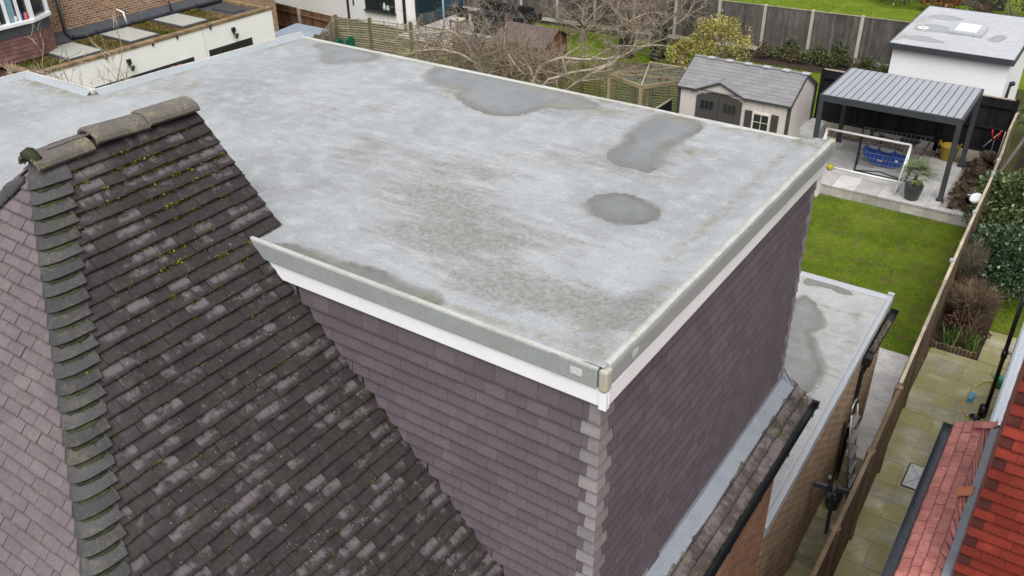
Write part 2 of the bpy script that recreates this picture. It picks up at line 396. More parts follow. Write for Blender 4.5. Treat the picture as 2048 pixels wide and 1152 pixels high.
BRICKY = brick_mat('mixed_stock_brick', (.36, .18, .10), (.175, .095, .06), (.42, .36, .27), 'x', msize=.012)
BRICKYY = brick_mat('mixed_stock_brick_side', (.36, .18, .10), (.175, .095, .06), (.42, .36, .27), 'y', msize=.012)
RENDER = simple('white_render', (.84, .825, .815), .85, .2, .05, 1.3, .15)
RENDERC = simple('clean_white_render', (.80, .81, .83), .8, .2, .03, 1., .1)
CONC = simple('concrete', (.40, .385, .35), .9, .2, .15, 6, .3)
GLASS = glass_mat('dark_glass')
SOIL = simple('soil', (.045, .033, .024), .95, .1, .35, 5, .9)

# ------------------------------------------------------------------ tiling helpers
def V(*a): return Vector(a)
def tile_field(k, org, u, dn, nrm, n0, n1, g, w, limits, L=None, th=.012, lift=.024, jit=.002, skip=None, gap=.0018):
    """courses of plain tiles; course i has its lower edge (i+1)*g down the slope `dn` from org.
    limits(s) gives the range along u at slope distance s (None: no tile)."""
    L = L or g+.05
    for i in range(n0, n1):
        sl = (i+1)*g; st = sl-L
        a = limits(sl-.002); b = limits(st+.03)
        if a is None or b is None: continue
        off = (w/2 if i % 2 else 0)+R(-.006, .006)
        lo = min(a[0], b[0]); hi = max(a[1], b[1])
        j = math.floor((lo-off)/w)
        while off+j*w < hi:
            x0 = off+j*w+gap; x1 = off+(j+1)*w-gap; j += 1
            p0, p1 = max(x0, a[0]), min(x1, a[1]); q0, q1 = max(x0, b[0]), min(x1, b[1])
            if p1-p0 < .004 and q1-q0 < .004: continue
            if p1 < p0: p0 = p1 = (p0+p1)/2
            if q1 < q0: q0 = q1 = (q0+q1)/2
            if skip and skip(i, (p0+p1)/2): continue
            dz = R(-jit, jit); ds = R(-.003, .003); tw = R(-jit, jit)
            bl = org+u*p0+dn*(sl+ds); br = org+u*p1+dn*(sl+ds+R(-.002, .002)); tr = org+u*q1+dn*st; tl = org+u*q0+dn*st
            h0 = lift+dz; h1 = lift+dz+tw; ht = lift*.25
            rn = R(0, 1)
            k.hexa([bl+nrm*(h0-th), br+nrm*(h1-th), tr+nrm*(ht-th), tl+nrm*(ht-th), bl+nrm*h0, br+nrm*h1, tr+nrm*ht, tl+nrm*ht], rn)

def smooth_poly(p, it=2):
    for _ in range(it):
        q = []
        for i in range(len(p)):
            a, b = p[i], p[(i+1) % len(p)]
            q += [(a[0]*.75+b[0]*.25, a[1]*.75+b[1]*.25), (a[0]*.25+b[0]*.75, a[1]*.25+b[1]*.75)]
        p = q
    return p
def sdist(X, Y, poly):
    """signed distance, positive inside"""
    d = np.full(X.shape, 1e9); ins = np.zeros(X.shape, bool)
    for i in range(len(poly)):
        (x0, y0), (x1, y1) = poly[i], poly[(i+1) % len(poly)]
        ex, ey = x1-x0, y1-y0; l2 = max(ex*ex+ey*ey, 1e-9)
        t = np.clip(((X-x0)*ex+(Y-y0)*ey)/l2, 0, 1)
        d = np.minimum(d, np.hypot(X-x0-ex*t, Y-y0-ey*t))
        c = ((y0 > Y) != (y1 > Y)) & (X < ex*(Y-y0)/(ey if abs(ey) > 1e-9 else 1e-9)+x0); ins ^= c
    return np.where(ins, d, -d)
def roof_sheet(name, outline, z, step, mat, parent, puddles, dirt, moss=(), sag=.006, rise=None):
    xs = [p[0] for p in outline]; ys = [p[1] for p in outline]
    gx = np.linspace(min(xs), max(xs), max(2, int((max(xs)-min(xs))/step))); gy = np.linspace(min(ys), max(ys), max(2, int((max(ys)-min(ys))/step)))
    X, Y = np.meshgrid(gx, gy); ins = sdist(X, Y, outline)
    wet = np.full(X.shape, -.5)
    for p in puddles: wet = np.maximum(wet, sdist(X, Y, smooth_poly(p, 2)))
    dm = np.zeros(X.shape)
    for (cx, cy, rx, ry, rot, a) in dirt:
        c, s_ = math.cos(rot), math.sin(rot); dx, dy = X-cx, Y-cy
        dm += a*np.exp(-(((dx*c+dy*s_)/rx)**2+((-dx*s_+dy*c)/ry)**2))
    ms = np.zeros(X.shape)
    for (x0, y0, x1, y1, wd, a) in moss:
        ex, ey = x1-x0, y1-y0; l2 = ex*ex+ey*ey+1e-9; t = np.clip(((X-x0)*ex+(Y-y0)*ey)/l2, 0, 1)
        ms = np.maximum(ms, a*np.exp(-(np.hypot(X-x0-ex*t, Y-y0-ey*t)/wd)**2))
    Z = np.zeros(X.shape)
    for i in range(X.shape[0]):
        for j in range(X.shape[1]):
            Z[i, j] = sag*mn.noise(V(X[i, j]*1.1, Y[i, j]*1.1, 3.))+sag*.35*mn.noise(V(X[i, j]*5, Y[i, j]*5, 9.))
    Z = z+np.where(wet > 0, Z*.15, Z)
    if rise: Z = Z+rise(X, Y)
    ny, nx = X.shape; idx = np.arange(nx*ny).reshape(ny, nx)
    q = np.stack([idx[:-1, :-1], idx[:-1, 1:], idx[1:, 1:], idx[1:, :-1]], -1).reshape(-1, 4)
    keep = ins.ravel()[q].mean(1) > -.002; q = q[keep]
    off = world_loc(parent)
    me = bpy.data.meshes.new(name)
    vv = np.stack([X.ravel()-off.x, Y.ravel()-off.y, Z.ravel()-off.z], -1)
    me.from_pydata(vv.tolist(), [], q.tolist())
    for nm, ar in (('wet', wet), ('dirt', dm), ('moss', ms)):
        a = me.attributes.new(nm, 'FLOAT', 'POINT'); a.data.foreach_set('value', ar.ravel().astype(np.float32))
    me.materials.append(mat); me.shade_smooth()
    o = bpy.data.objects.new(name, me); COL.objects.link(o); o.parent = parent
    return o

# ------------------------------------------------------------------ our house: hip roof, flat roofed dormer, rear extension
HOUSE = thing('detached_house', 'foreground house with a big grey flat roof, purple hung tiles and a mossy hip', 'house', (-6, 4, 0))
ZR = 7.40                                                     # flat roof level
Y0, Y1, XR = 3.80, 7.86, -1.985                                # dormer front, rear and right-hand faces
def zslope(x): return 2.44-x                                  # right-hand slope, 45 degrees
RX, RY, RZ = -5.80, 2.82, 8.235                                 # ridge line and its near end
S2 = math.sqrt(.5)
# body under the roofs
k = MB(); k.box((-9.9, .7, 0), (-1.835, 7.815, 4.25), .5); k.build('brick_wall', BRICKO, HOUSE)
# right-hand slope of the roof
EZ = 4.38
k = MB(); dn = V(S2, 0, -S2); nr = V(S2, 0, S2); org = V(RX, 0, zslope(RX))-nr*.02
def hipy(x): return RY-.71*(x-RX)
def lim_right(s):
    x = RX+s*S2; z = zslope(x)
    lo = hipy(x)+.085
    hi = 4.045 if z > 7.36 else Y0-.006
    if z < EZ: return None
    return (lo, hi)
tile_field(k, org, V(0, 1, 0), dn, nr, 0, 60, .0985, .166, lim_right, lift=.040, jit=.005)
k.build('roof_slope', TMAIN, HOUSE)
# sheathing under the tiles so no gap shows through
k = MB()
o_ = -.075
def onr(x, y): return V(x, y, zslope(x)+o_)
EX = 2.44-EZ
k.face([onr(RX, RY), onr(EX, hipy(EX)), onr(EX, Y0), onr(RX, Y0)])
k.face([onr(RX, Y0), onr(-5.02, Y0), onr(-5.02, 4.04), onr(RX, 4.04)])
LX = 2*RX-EX
k.face([V(RX, RY, RZ+o_), V(LX, hipy(EX), EZ+o_), V(EX, hipy(EX), EZ+o_)])
k.face([V(RX, RY, RZ+o_), V(RX, 4.04, RZ+o_), V(LX, 4.04, EZ+o_), V(LX, hipy(EX), EZ+o_)])
k.face([V(RX, 4.04, RZ), V(-5.02, 4.04, 7.4), V(2*RX+5.02, 4.04, 7.4)])
k.build('roof_underlay', simple('underlay', (.02, .02, .02), .9, .1, .1, 5, 0), HOUSE)
# slope facing the street, seen at the left
k = MB(); fa = math.atan(1/.71); dnf = V(0, -math.cos(fa), -math.sin(fa)); nf = V(0, -math.sin(fa), math.cos(fa))
gf = .0985*S2/math.sin(fa)
def lim_front(s):
    z = RZ-s*math.sin(fa); x = 2.44-z
    return None if z < EZ or s < 0 else (2*RX-x+.06, x-.06)
def limf(s):
    a = lim_front(max(s, .01)); return a
tile_field(k, V(0, RY, RZ)-nf*.02, V(1, 0, 0), dnf, nf, 0, 60, gf, .166, limf, lift=.038, jit=.004, gap=.0028)
k.build('roof_slope', TFRONT, HOUSE)['label'] = 'pale clean tiled slope facing the street'
# left-hand slope
k = MB(); org = V(RX, 0, zslope(RX))
tile_field(k, org, V(0, 1, 0), V(-S2, 0, -S2), V(-S2, 0, S2), 0, 60, .0985, .166, lambda s: None if zslope(RX)-s*S2 < EZ else (hipy(RX+s*S2)+.03, 4.04 if zslope(RX)-s*S2 > 7.44 else 3.2), lift=.024)
k.build('roof_slope', TFRONT, HOUSE)
# bonnet tiles on the near hip, bedded on mossy mortar
hd = V(1, -.71, -1).normalized()
def bonnet(i, x, top=False, mir=False):
    sec = []; L = .185 if not top else .24
    for j in range(5):
        t = j/4; hx = x-L*hd.x*(1-t)
        h = V(hx-.05, hipy(hx)-.012, zslope(hx))
        lift = .004+.080*t; wr = (.168+.055*t)*R(.95, 1.05); wl = (.060+.035*t)
        a = h+V(0, 1, 0)*wr+V(S2, 0, S2)*(.030+.050*t); c = h+V(-1, 0, 0)*wl+V(0, -.82, .57)*(.016+.010*t)
        nb = V(.45, -.5, .74).normalized(); ctl = h+nb*(lift*1.25)
        row = []
        for q in range(11):
            u = q/10; p = a*(1-u)**2+ctl*2*u*(1-u)+c*u*u
            sagd = hd*(.016*math.sin(math.pi*u)*(1 if t > .9 else t)) if not top else hd*(.01*math.sin(u*math.pi))
            row.append(p+sagd+hd*R(-.0015, .0015))
        sec.append(row)
    if mir: sec = [[V(2*RX-p.x, p.y, p.z) for p in row] for row in sec]
    kk = MB(); rn = R(0, 1)
    for j in range(4):
        for q in range(10):
            kk.face([sec[j][q], sec[j][q+1], sec[j+1][q+1], sec[j+1][q]], rn, [(q/10, 1-j/4), ((q+1)/10, 1-j/4), ((q+1)/10, 1-(j+1)/4), (q/10, 1-(j+1)/4)])
    nb = V(-.45 if mir else .45, -.5, .74).normalized()
    for q in range(10):
        e0, e1 = sec[4][q], sec[4][q+1]
        kk.face([e0, e1, e1-nb*.013, e0-nb*.013], rn)
    for e in (0, 10):
        for j in range(4):
            kk.face([sec[j][e], sec[j+1][e], sec[j+1][e]-nb*.013, sec[j][e]-nb*.013], rn)
    bonn = kk.build('hip_tile', TBON, HOUSE, smooth=False)
    for p in bonn.data.polygons[:40]: p.use_smooth = True
    if mir: return
    # mortar fillet under the lower edge, with tufts of moss
    mk = MB(); P_ = []
    for q in range(1, 8):
        c = sec[4][q]+hd*.010-nb*(.040 if q < 6 else .032)
        P_.append(c)
    mk.tube(P_, [.006]+[.020*R(.8, 1.2) for _ in P_[2:]]+[.006], 6)
    mk.build('mortar_bed', MORTAR, bonn, smooth=True)
    pts = []
    for q in range(70):
        u = min(.999, abs(random.gauss(.22, .22))); f_ = u*7; ii = int(f_); ii = min(ii, 6); p = P_[ii].lerp(P_[min(6, ii+1)], min(1, f_-ii))+hd*.012
        pts.append(p+V(R(-1, 1), R(-1, 1), R(-1, 1))*.012)
    pts = np.array([tuple(p) for p in pts])
    np_mesh('moss', leaf_quads(pts, rng.normal(size=pts.shape)+np.array([.3, -.3, .6]), .014, .8), 4, rng.uniform(0, 1, len(pts))**(.8+1.2*(i % 3)), MOSS, bonn)
nb_ = 0; x = RX+.20
bonnet(0, x, True)
while zslope(x) > EZ+.3:
    x += .0985*S2; bonnet(nb_, x); bonnet(nb_, x, mir=True); nb_ += 1
# ridge tiles: three heavy half rounds, the middle one slipped
def ridge_tile(ya, yb, zo, tilt, rr):
    kk = MB(); rings = []
    for inner in (0, 1):
        for y, dz in ((ya, 0), (ya+.012, .0), (yb-.012, tilt), (yb, tilt)):
            ring = []
            for q in range(15):
                t = math.pi*(q/14); ex = math.cos(t); ez = max(0, math.sin(t))**.68
                w_, h_ = (.108, .078) if not inner else (.092, .062)
                ring.append(V(RX+ex*w_*(1+.12*(1-ez)), y, RZ-.125+zo+dz+ez*h_+(.012 if inner == 0 and y in (ya+.012, yb-.012) else 0)-.0))
            rings.append(ring)
    rn = rr
    for a, b in ((0, 1), (1, 2), (2, 3)):
        for q in range(14): kk.face([rings[a][q], rings[a][q+1], rings[b][q+1], rings[b][q]], rn, [(.3, .4)]*4)
    for a, b in ((4, 5), (5, 6), (6, 7)):
        for q in range(14): kk.face([rings[a][q+1], rings[a][q], rings[b][q], rings[b][q+1]], rn)
    for a, b in ((0, 4), (3, 7)):
        for q in range(14): kk.face([rings[a][q], rings[a][q+1], rings[b][q+1], rings[b][q]], rn)
    for q in (0, 14): kk.face([rings[0][q], rings[3][q], rings[7][q], rings[4][q]], rn)
    return kk.build('ridge_tile', TRIDGE, HOUSE, smooth=False)
for (ya, yb, zo, tl, rr) in ((2.72, 3.15, .066, .004, .35), (3.17, 3.60, .108, -.026, .5), (3.60, 4.05, .100, -.016, .7)):
    o = ridge_tile(ya, yb, zo, tl, rr)
    for p in o.data.polygons[:42]: p.use_smooth = True
# moss in the open end of the ridge and along the courses of the slope
k = MB(); k.tube([V(RX-.09, 2.76, RZ+.0), V(RX, 2.75, RZ+.03), V(RX+.09, 2.76, RZ-.005)], [.03, .05, .03], 7); k.build('mortar_bed', MORTAR, HOUSE, smooth=True)
P, RN = [], []
for q in range(120):
    t = R(0, math.pi); P.append((RX+math.cos(t)*.10, 2.74+R(-.02, .02), RZ-.06+math.sin(t)*.09+R(-.02, .02))); RN.append(R(.2, 1))
for i in range(1, 46):
    s = (i+1)*.0985; xx = RX+s*S2; a = lim_right(s)
    if a is None: continue
    y = a[0]
    while y < a[1]:
        dens = .22+.9*max(0, mn.noise(V(xx*1.3, y*1.3, 1.))+.15)+.9*max(0, 1-abs(y-(a[0]+.55))/.35)*max(0, mn.noise(V(xx*3, y*3, 5.))+.35)
        if i < 7: dens += .55
        if xx > -4.9: dens *= .5
        if xx > -4.2: dens *= .5
        if R(0, 1) < dens*.62:
            big = R(0, 1) < .10*dens
            for _ in range(5 if not big else 16):
                P.append((xx+R(-.006, .010)+.004, y+R(-.012, .012)*(2.0 if big else 1), zslope(xx)+R(-.012, .004)+(.012 if big else .0))); RN.append(R(0, .55) if not big else R(.3, 1))
        y += .016
P = np.array(P)
np_mesh('moss', leaf_quads(P, rng.normal(size=P.shape)*.8+np.array([.5, 0, .6]), .017, .85), 4, RN, MOSS, HOUSE)
# verge: cut tile ends and a lead soaker where the slope stands on the flat roof
# flat roof
OUT = [(-1.95, 3.76), (-1.92, 7.93), (-8.73, 7.92), (-8.99, 5.15), (-10.21, 5.12), (-10.30, 3.2), (-6.6, 3.2), (-6.6, 3.76)]
PUD = [
 [(-2.80,6.13),(-2.84,6.24),(-2.79,6.33),(-2.70,6.41),(-2.58,6.46),(-2.42,6.46),(-2.28,6.43),(-2.12,6.33),(-2.05,6.21),(-2.09,6.09),(-2.22,6.0),(-2.42,5.95),(-2.6,5.97),(-2.75,6.03)],
]
PUD = [
 [(-3.17,5.64),(-3.21,5.77),(-3.18,5.88),(-3.07,5.99),(-2.95,6.02),(-2.83,5.97),(-2.67,5.91),(-2.58,5.79),(-2.58,5.68),(-2.65,5.57),(-2.78,5.5),(-2.93,5.48),(-3.06,5.53)],
 [(-3.63,7.25),(-3.65,7.62),(-3.55,7.88),(-3.15,7.86),(-3.05,7.63),(-3.08,7.41),(-3.12,7.17),(-3.14,7.01),(-3.06,6.8),(-3.0,6.55),(-3.05,6.45),(-3.22,6.5),(-3.35,6.48),(-3.51,6.57),(-3.57,6.74),(-3.53,6.88),(-3.58,7.09)],
 [(-6.36,7.54),(-6.48,7.83),(-6.27,7.95),(-5.82,7.93),(-5.16,7.93),(-4.73,7.9),(-4.47,7.85),(-4.13,7.67),(-4.49,7.39),(-4.66,7.42),(-4.67,7.24),(-4.74,7.03),(-4.9,6.91),(-5.2,6.9),(-5.47,7.03),(-5.69,7.17),(-5.67,7.37),(-6.0,7.35),(-6.21,7.37)],
 [(-8.23,7.64),(-8.35,7.82),(-7.9,7.93),(-7.29,7.9),(-7.19,7.63),(-7.41,7.43),(-7.63,7.24),(-7.89,7.43),(-7.89,7.6)],
 [(-4.88,3.70),(-4.74,3.86),(-4.54,3.89),(-4.29,3.86),(-4.08,3.92),(-3.84,3.98),(-3.7,3.93),(-3.5,3.91),(-3.32,3.92),(-3.2,3.84),(-3.22,3.72),(-3.67,3.68),(-4.14,3.68),(-4.61,3.68)],
]
DIRT = [(-4.2,5.1,.5,.28,.2,.62), (-3.8,4.55,.55,.22,.3,.6), (-2.75,4.3,.75,.22,.15,.85), (-2.3,4.33,.35,.16,.1,.35), (-3.5,4.85,.8,.3,.3,.42),
        (-4.3,5.7,.35,.25,.2,.32), (-5.2,5.6,1.1,.45,.15,.3), (-5.4,4.7,.6,.3,.2,.18), (-3.2,6.95,.5,.6,0,.3), (-5.,7.5,1.4,.4,-.05,.35), (-2.1,4.6,.12,.5,0,.3),
        (-6.5,6.3,1.3,.5,.1,.18), (-3.4,6.3,.9,.3,.2,.2), (-8.2,6.,1.,.6,0,.1), (-4.,6.4,.6,.25,.3,.22)]
MOSSL = [(-8.7, 7.85, -8.98, 5.3, .13, 1.), (-8.98, 5.08, -10.1, 5.02, .16, 1.), (-8.9, 5.0, -8.3, 5.9, .14, .6), (-10.2, 5.0, -10.3, 4.0, .12, .8),
         (-2.0, 7.90, -4.6, 7.92, .17, 1.), (-4.6, 7.92, -7.2, 7.93, .14, 1.), (-7.2, 7.93, -8.7, 7.9, .1, .7), (-3.9, 7.7, -4.6, 7.5, .14, .8), (-2.9, 7.1, -3.1, 7.05, .08, 1.), (-5.7, 7.2, -5.9, 7.4, .14, .9),
         (-2.2, 7.8, -1.95, 7.8, .16, 1.), (-2.22, 5.2, -2.2, 7.4, .05, .6), (-2.3, 4.05, -1.95, 3.85, .10, .7), (-1.99, 3.9, -4.8, 3.8, .035, .7), (-5.1, 3.9, -5.0, 4.05, .06, 1.), (-2.05, 4.75, -2.05, 4.78, .05, 1.)]
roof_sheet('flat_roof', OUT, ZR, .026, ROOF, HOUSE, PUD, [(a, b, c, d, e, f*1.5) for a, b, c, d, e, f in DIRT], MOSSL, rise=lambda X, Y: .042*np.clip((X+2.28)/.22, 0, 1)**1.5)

def edge(name, p, q, outw, prof, mat, parent, seg=40, wob=.003, ends=True):
    """loft a trim profile [(outward offset, z)] along p->q"""
    p, q, n = V(*p, 0), V(*q, 0), V(*outw, 0); kk = MB(); rows = []
    for i in range(seg+1):
        t = i/seg; c = p.lerp(q, t); w = wob*mn.noise(V(t*(q-p).length*2.2, prof[0][1], 0)); w2 = wob*mn.noise(V(t*(q-p).length*1.7, 4, 8))
        rows.append([c+n*(o+w)+V(0, 0, z+w2) for o, z in prof])
    for i in range(seg):
        for j in range(len(prof)-1):
            kk.face([rows[i][j], rows[i+1][j], rows[i+1][j+1], rows[i][j+1]], .5)
    if ends:
        for rw in (rows[0], rows[-1]): kk.face(rw, .5)
    o = kk.build(name, mat, parent)
    return o
def cutpoly(z0, z1, y, th, x1, name, mat, parent):
    """front board from the roof slope to the corner, its left end cut to the slope"""
    kk = MB(); kk.extrude([V(2.44-z1+.01, y, z1), V(2.44-z0+.01, y, z0), V(x1, y, z0), V(x1, y, z1)], (0, th, 0), .5)
    return kk.build(name, mat, parent, bevel=.006)
cutpoly(7.285, 7.425, 3.735, .045, -1.985, 'edge_trim', TRIM, HOUSE)
cutpoly(7.412, 7.434, 3.742, .034, -1.985, 'edge_trim_lip', TRIMTOP, HOUSE)
cutpoly(7.145, 7.282, 3.755, .022, -1.935, 'fascia', WHITE, HOUSE)
edge('edge_trim', (-1.93, 3.80), (-1.90, 7.93), (1, 0), [(-.065, 7.434), (-.045, 7.450), (-.025, 7.456), (-.006, 7.445), (0, 7.42), (.004, 7.325), (-.03, 7.32)], TRIMTOP, HOUSE, 60, .006)
edge('edge_trim_face', (-1.925, 3.80), (-1.895, 7.93), (1, 0), [(.003, 7.435), (.007, 7.42), (.009, 7.31), (-.01, 7.305)], TRIM, HOUSE, 60, .003)
k = MB(); k.box((-1.955, 3.775, 7.160), (-1.918, 7.90, 7.297), .5); k.build('fascia', WHITE, HOUSE, bevel=.004)
k = MB(); k.box((-1.975, 3.730, 7.275), (-1.914, 3.805, 7.430), .5); k.build('corner_trim', CORNER, HOUSE, bevel=.014)
k = MB(); k.box((-1.975, 3.745, 7.13), (-1.922, 3.80, 7.262), .5); k.build('fascia_corner', WHITE, HOUSE, bevel=.005)
k = MB(); k.box((-1.95, 7.90, 7.30), (-1.885, 7.955, 7.455), .5); k.build('corner_trim', CORNER, HOUSE, bevel=.012)
# white corner board and rear fascia of the dormer, black hopper under the far corner
k = MB(); k.box((-8.7, 7.93, 7.18), (-1.93, 7.95, 7.385), .5); k.box((-2.05, 7.865, 6.9), (-1.945, 7.945, 7.16), .5); k.build('rear_fascia', WHITE, HOUSE)
k = MB(); k.tube([V(-1.96, 7.99, 7.23), V(-2.6, 7.99, 7.23)], .05, 10); k.build('rear_gutter', BLACK, HOUSE, smooth=True)
INNER = tile_mat('blue_grey_resin', (.31, .34, .37), .03, lichen=.2, stain=.3, stainc=(.24, .25, .25), sheen=.5, scale=4)
rprof = [(-.028, 7.448), (-.01, 7.456), (.008, 7.44), (.012, 7.30), (-.02, 7.29)]
for p_, q_, n_ in (((-8.73, 7.93), (-8.985, 5.13), (-1, 0)), ((-8.99, 5.13), (-10.22, 5.11), (0, 1)), ((-10.215, 5.12), (-10.30, 3.2), (-1, 0))): edge('edge_upstand', p_, q_, n_, [(-.10, 7.393), (-.065, 7.42), (-.028, 7.447)], INNER, HOUSE, 40, .004)
edge('edge_trim', (-8.73, 7.93), (-8.985, 5.13), (-1, 0), rprof, TRIMTOP, HOUSE, 40, .007)
edge('edge_trim', (-8.99, 5.13), (-10.22, 5.11), (0, 1), rprof, TRIMTOP, HOUSE, 24, .008)
edge('edge_trim', (-10.215, 5.12), (-10.30, 3.2), (-1, 0), rprof, TRIMTOP, HOUSE, 20, .006)
edge('edge_trim', (-1.93, 7.92), (-8.74, 7.92), (0, 1), [(-.05, 7.396), (-.02, 7.408), (.004, 7.408), (.012, 7.40), (.012, 7.33), (0, 7.33)], TRIMTOP, HOUSE, 50, .004)
edge('edge_trim', (-6.6, 3.2), (-10.3, 3.2), (0, -1), [(-.05, 7.396), (0, 7.41), (.012, 7.40), (.012, 7.15), (0, 7.14)], TRIM, HOUSE, 20, .003)
k = MB(); k.box((-2.30, 3.731, 7.29), (-2.25, 3.736, 7.43), .5); k.build('trim_joint', TRIM, HOUSE)
k = MB(); k.box((-1.916, 5.9, 7.31), (-1.911, 5.95, 7.44), .5); k.build('trim_joint', TRIM, HOUSE)
# sticky labels left on the trim
k = MB(); k.box((-2.165, 3.732, 7.335), (-2.085, 3.736, 7.385), .5); k.build('sticker', simple('sticker_white', (.55, .56, .56), .5, .3, .3, 60, 0), HOUSE)
k = MB(); k.box((-1.918, 4.05, 7.35), (-1.913, 4.13, 7.40), .5); k.build('sticker', simple('sticker_white', (.55, .56, .56), .5), HOUSE)
k = MB(); k.lathe([(0, .003), (.075, .003), (.085, .006), (.09, 0)], (-2.12, 7.74, 7.405), 24); k.lathe([(0, .014), (.022, .014), (.026, .01), (.03, .003)], (-2.12, 7.74, 7.405), 16); k.build('roof_outlet', TRIM, HOUSE, smooth=True)

# core of the dormer behind the cladding
k = MB(); k.prism([(-9.98, 3.3), (-6.9, 3.3), (-6.9, Y0+.012), (XR-.012, Y0+.012), (XR-.012, Y1-.01), (-8.8, Y1-.01), (-9.05, 5.05), (-9.98, 5.0)], 4.4, 7.385, .5); k.build('dormer_wall', simple('dormer_core', (.09, .075, .085), .8), HOUSE)
b1((-9.5, Y1-.02, 4.4), (-2.1, Y1+.005, 7.16), 'rear_cladding', THANG, HOUSE)
# hung tiles: right-hand cheek, front cheek
ZT = 7.175; G = .1135
k = MB()
def courses(n): return [(-.02, .195)]+[(.195+i*G, .195+(i+1)*G) for i in range(n)]
cs = courses(21)
def hung(k, kc, org, u, nr, width, lo_f, cornerA, cornerB, z_end, w=.166, kf=None, lift0=.030, jg=.0012):
    """rows of hung tiles from org along u; lo_f(s): left limit; corner pieces at the ends"""
    for i, (s0, s1) in enumerate(cs):
        if org.z-s1 < z_end: break
        a0 = lo_f(s1); a1 = lo_f(s0)
        wa = (.09 if i % 2 else .155); wb = (.12 if i % 2 else .065)
        hi = width-(cornerB and wb or 0)
        off = (w/2 if i % 2 else 0)
        st = s0-.03; lift = lift0
        def tile(p0, p1, q0, q1, kk):
            dz, tw, ds = R(-.0015, .0015), R(-.0015, .0015), R(-.002, .002); th = .011; rn = R(0, 1)
            D = V(0, 0, -1)
            bl, br, tr, tl = org+u*p0+D*(s1+ds), org+u*p1+D*(s1+ds+R(-.0015, .0015)), org+u*q1+D*st, org+u*q0+D*st
            kk.hexa([bl+nr*(lift-th+dz), br+nr*(lift-th+dz), tr-nr*.008, tl-nr*.008, bl+nr*(lift+dz), br+nr*(lift+dz+tw), tr+nr*.004, tl+nr*.004], rn)
        lo0 = a0+(wa if cornerA else 0); lo1 = a1+(wa if cornerA else 0)
        j = math.floor((min(lo0, lo1)-off)/w)
        while off+j*w < hi:
            x0, x1 = off+j*w+jg, off+(j+1)*w-jg; j += 1
            p0, p1, q0, q1 = max(x0, lo0), min(x1, hi), max(x0, lo1), min(x1, hi)
            if p1-p0 < .003 and q1-q0 < .003: continue
            if p1 < p0: p0 = p1
            if q1 < q0: q0 = q1
            if p1-p0 <= 0: p0 = p1-.001
            tile(p0, p1, q0, q1, k)
        if cornerA and kc: tile(a0-.018, lo0-.001, a1-.012, lo1-.001, kc)
        if cornerB and kc: tile(hi+.001, width+.018, hi+.001, width+.012, kf or kc)
kc = MB()
kf = MB()
hung(k, kc, V(XR, Y0, ZT), V(0, 1, 0), V(1, 0, 0), Y1-Y0, lambda s: 0., True, True, 4.66, kf=kf, lift0=.021, jg=.002)
kf.build('corner_tiles', TCORN, HOUSE)
k.build('side_cladding', THANG, HOUSE)
k = MB()
W0 = -4.75
hung(k, kc, V(W0, Y0, ZT), V(1, 0, 0), V(0, -1, 0), XR-W0, lambda s: max(0, 2.44-(ZT-s)+.012-W0), False, True, 4.55)
k.build('front_cladding', THANG, HOUSE)
kc.build('corner_tiles', TCORN, HOUSE)
# lead apron, the strip of old roof left at the eaves, gutter
def strip(x): return 4.73-.75*(x-XR)
dns = V(.8, 0, -.6); ns = V(.6, 0, .8)
edge('lead_flashing', (XR, 3.7), (XR, 7.93), (1, 0), [(-.01, 4.87), (.006, 4.86), (.02, 4.745), (.05, strip(XR+.05)+.034), (.145, strip(XR+.145)+.038), (.147, strip(XR+.147)+.026)], LEAD, HOUSE, 60, .007)
k = MB(); k.hexa([V(XR-.02, 7.90, 4.6), V(XR+.15, 7.90, 4.5), V(XR+.13, 8.06, 4.5), V(XR-.02, 8.03, 4.6), V(XR-.02, 7.90, 4.86), V(XR+.15, 7.90, strip(XR+.15)+.05), V(XR+.12, 8.03, strip(XR+.12)+.01), V(XR-.02, 8.0, 4.80)], .5); k.build('lead_saddle', LEAD, HOUSE, bevel=.02)
k = MB()
tile_field(k, V(XR+.055, 3.7, strip(XR+.055))-ns*.01, V(0, 1, 0), dns, ns, 0, 3, .115, .166, lambda s: (0, 4.33), lift=.042, jit=.006, gap=.003)
k.build('eaves_tiles', tile_mat('weathered_eaves_tile', (.150, .126, .126), .16, stain=.85, stainc=(.03, .026, .025), grime_shade=1., moss=.8, dots=.3, lichen=.1, sheen=.5), HOUSE)
k = MB(); k.prism([(XR, 3.7), (-1.70, 3.7), (-1.70, 8.0), (XR, 8.0)], 4.2, 4.43, .5); k.build('soffit', simple('dark_soffit', (.03, .03, .03)), HOUSE)
k = MB()
P, RN = [], []
for i in range(1, 3):
    for q in range(200):
        y = R(3.8, 8.0); s = .062+(i+.99)*.115
        if mn.noise(V(y*2.3, i*3., 2.)) > -.05:
            P.append((XR+s*.8+R(-.006, .008)+.02, y, strip(XR+s*.8)+R(0, .012)+.01)); RN.append(R(0, .6))
for q in range(170):
    y = random.gauss(7.86, .12) if q % 2 else random.gauss(7.2, .1); s = R(.20, .36)
    if y > 8.06: continue
    P.append((XR+s*.8+.02, y, strip(XR+s*.8)+.034+R(0, .008))); RN.append(R(.1, .9))
P = np.array(P); np_mesh('moss', leaf_quads(P, rng.normal(size=P.shape)*.7+np.array([.5, 0, .7]), .015, .8), 4, RN, MOSS, HOUSE)
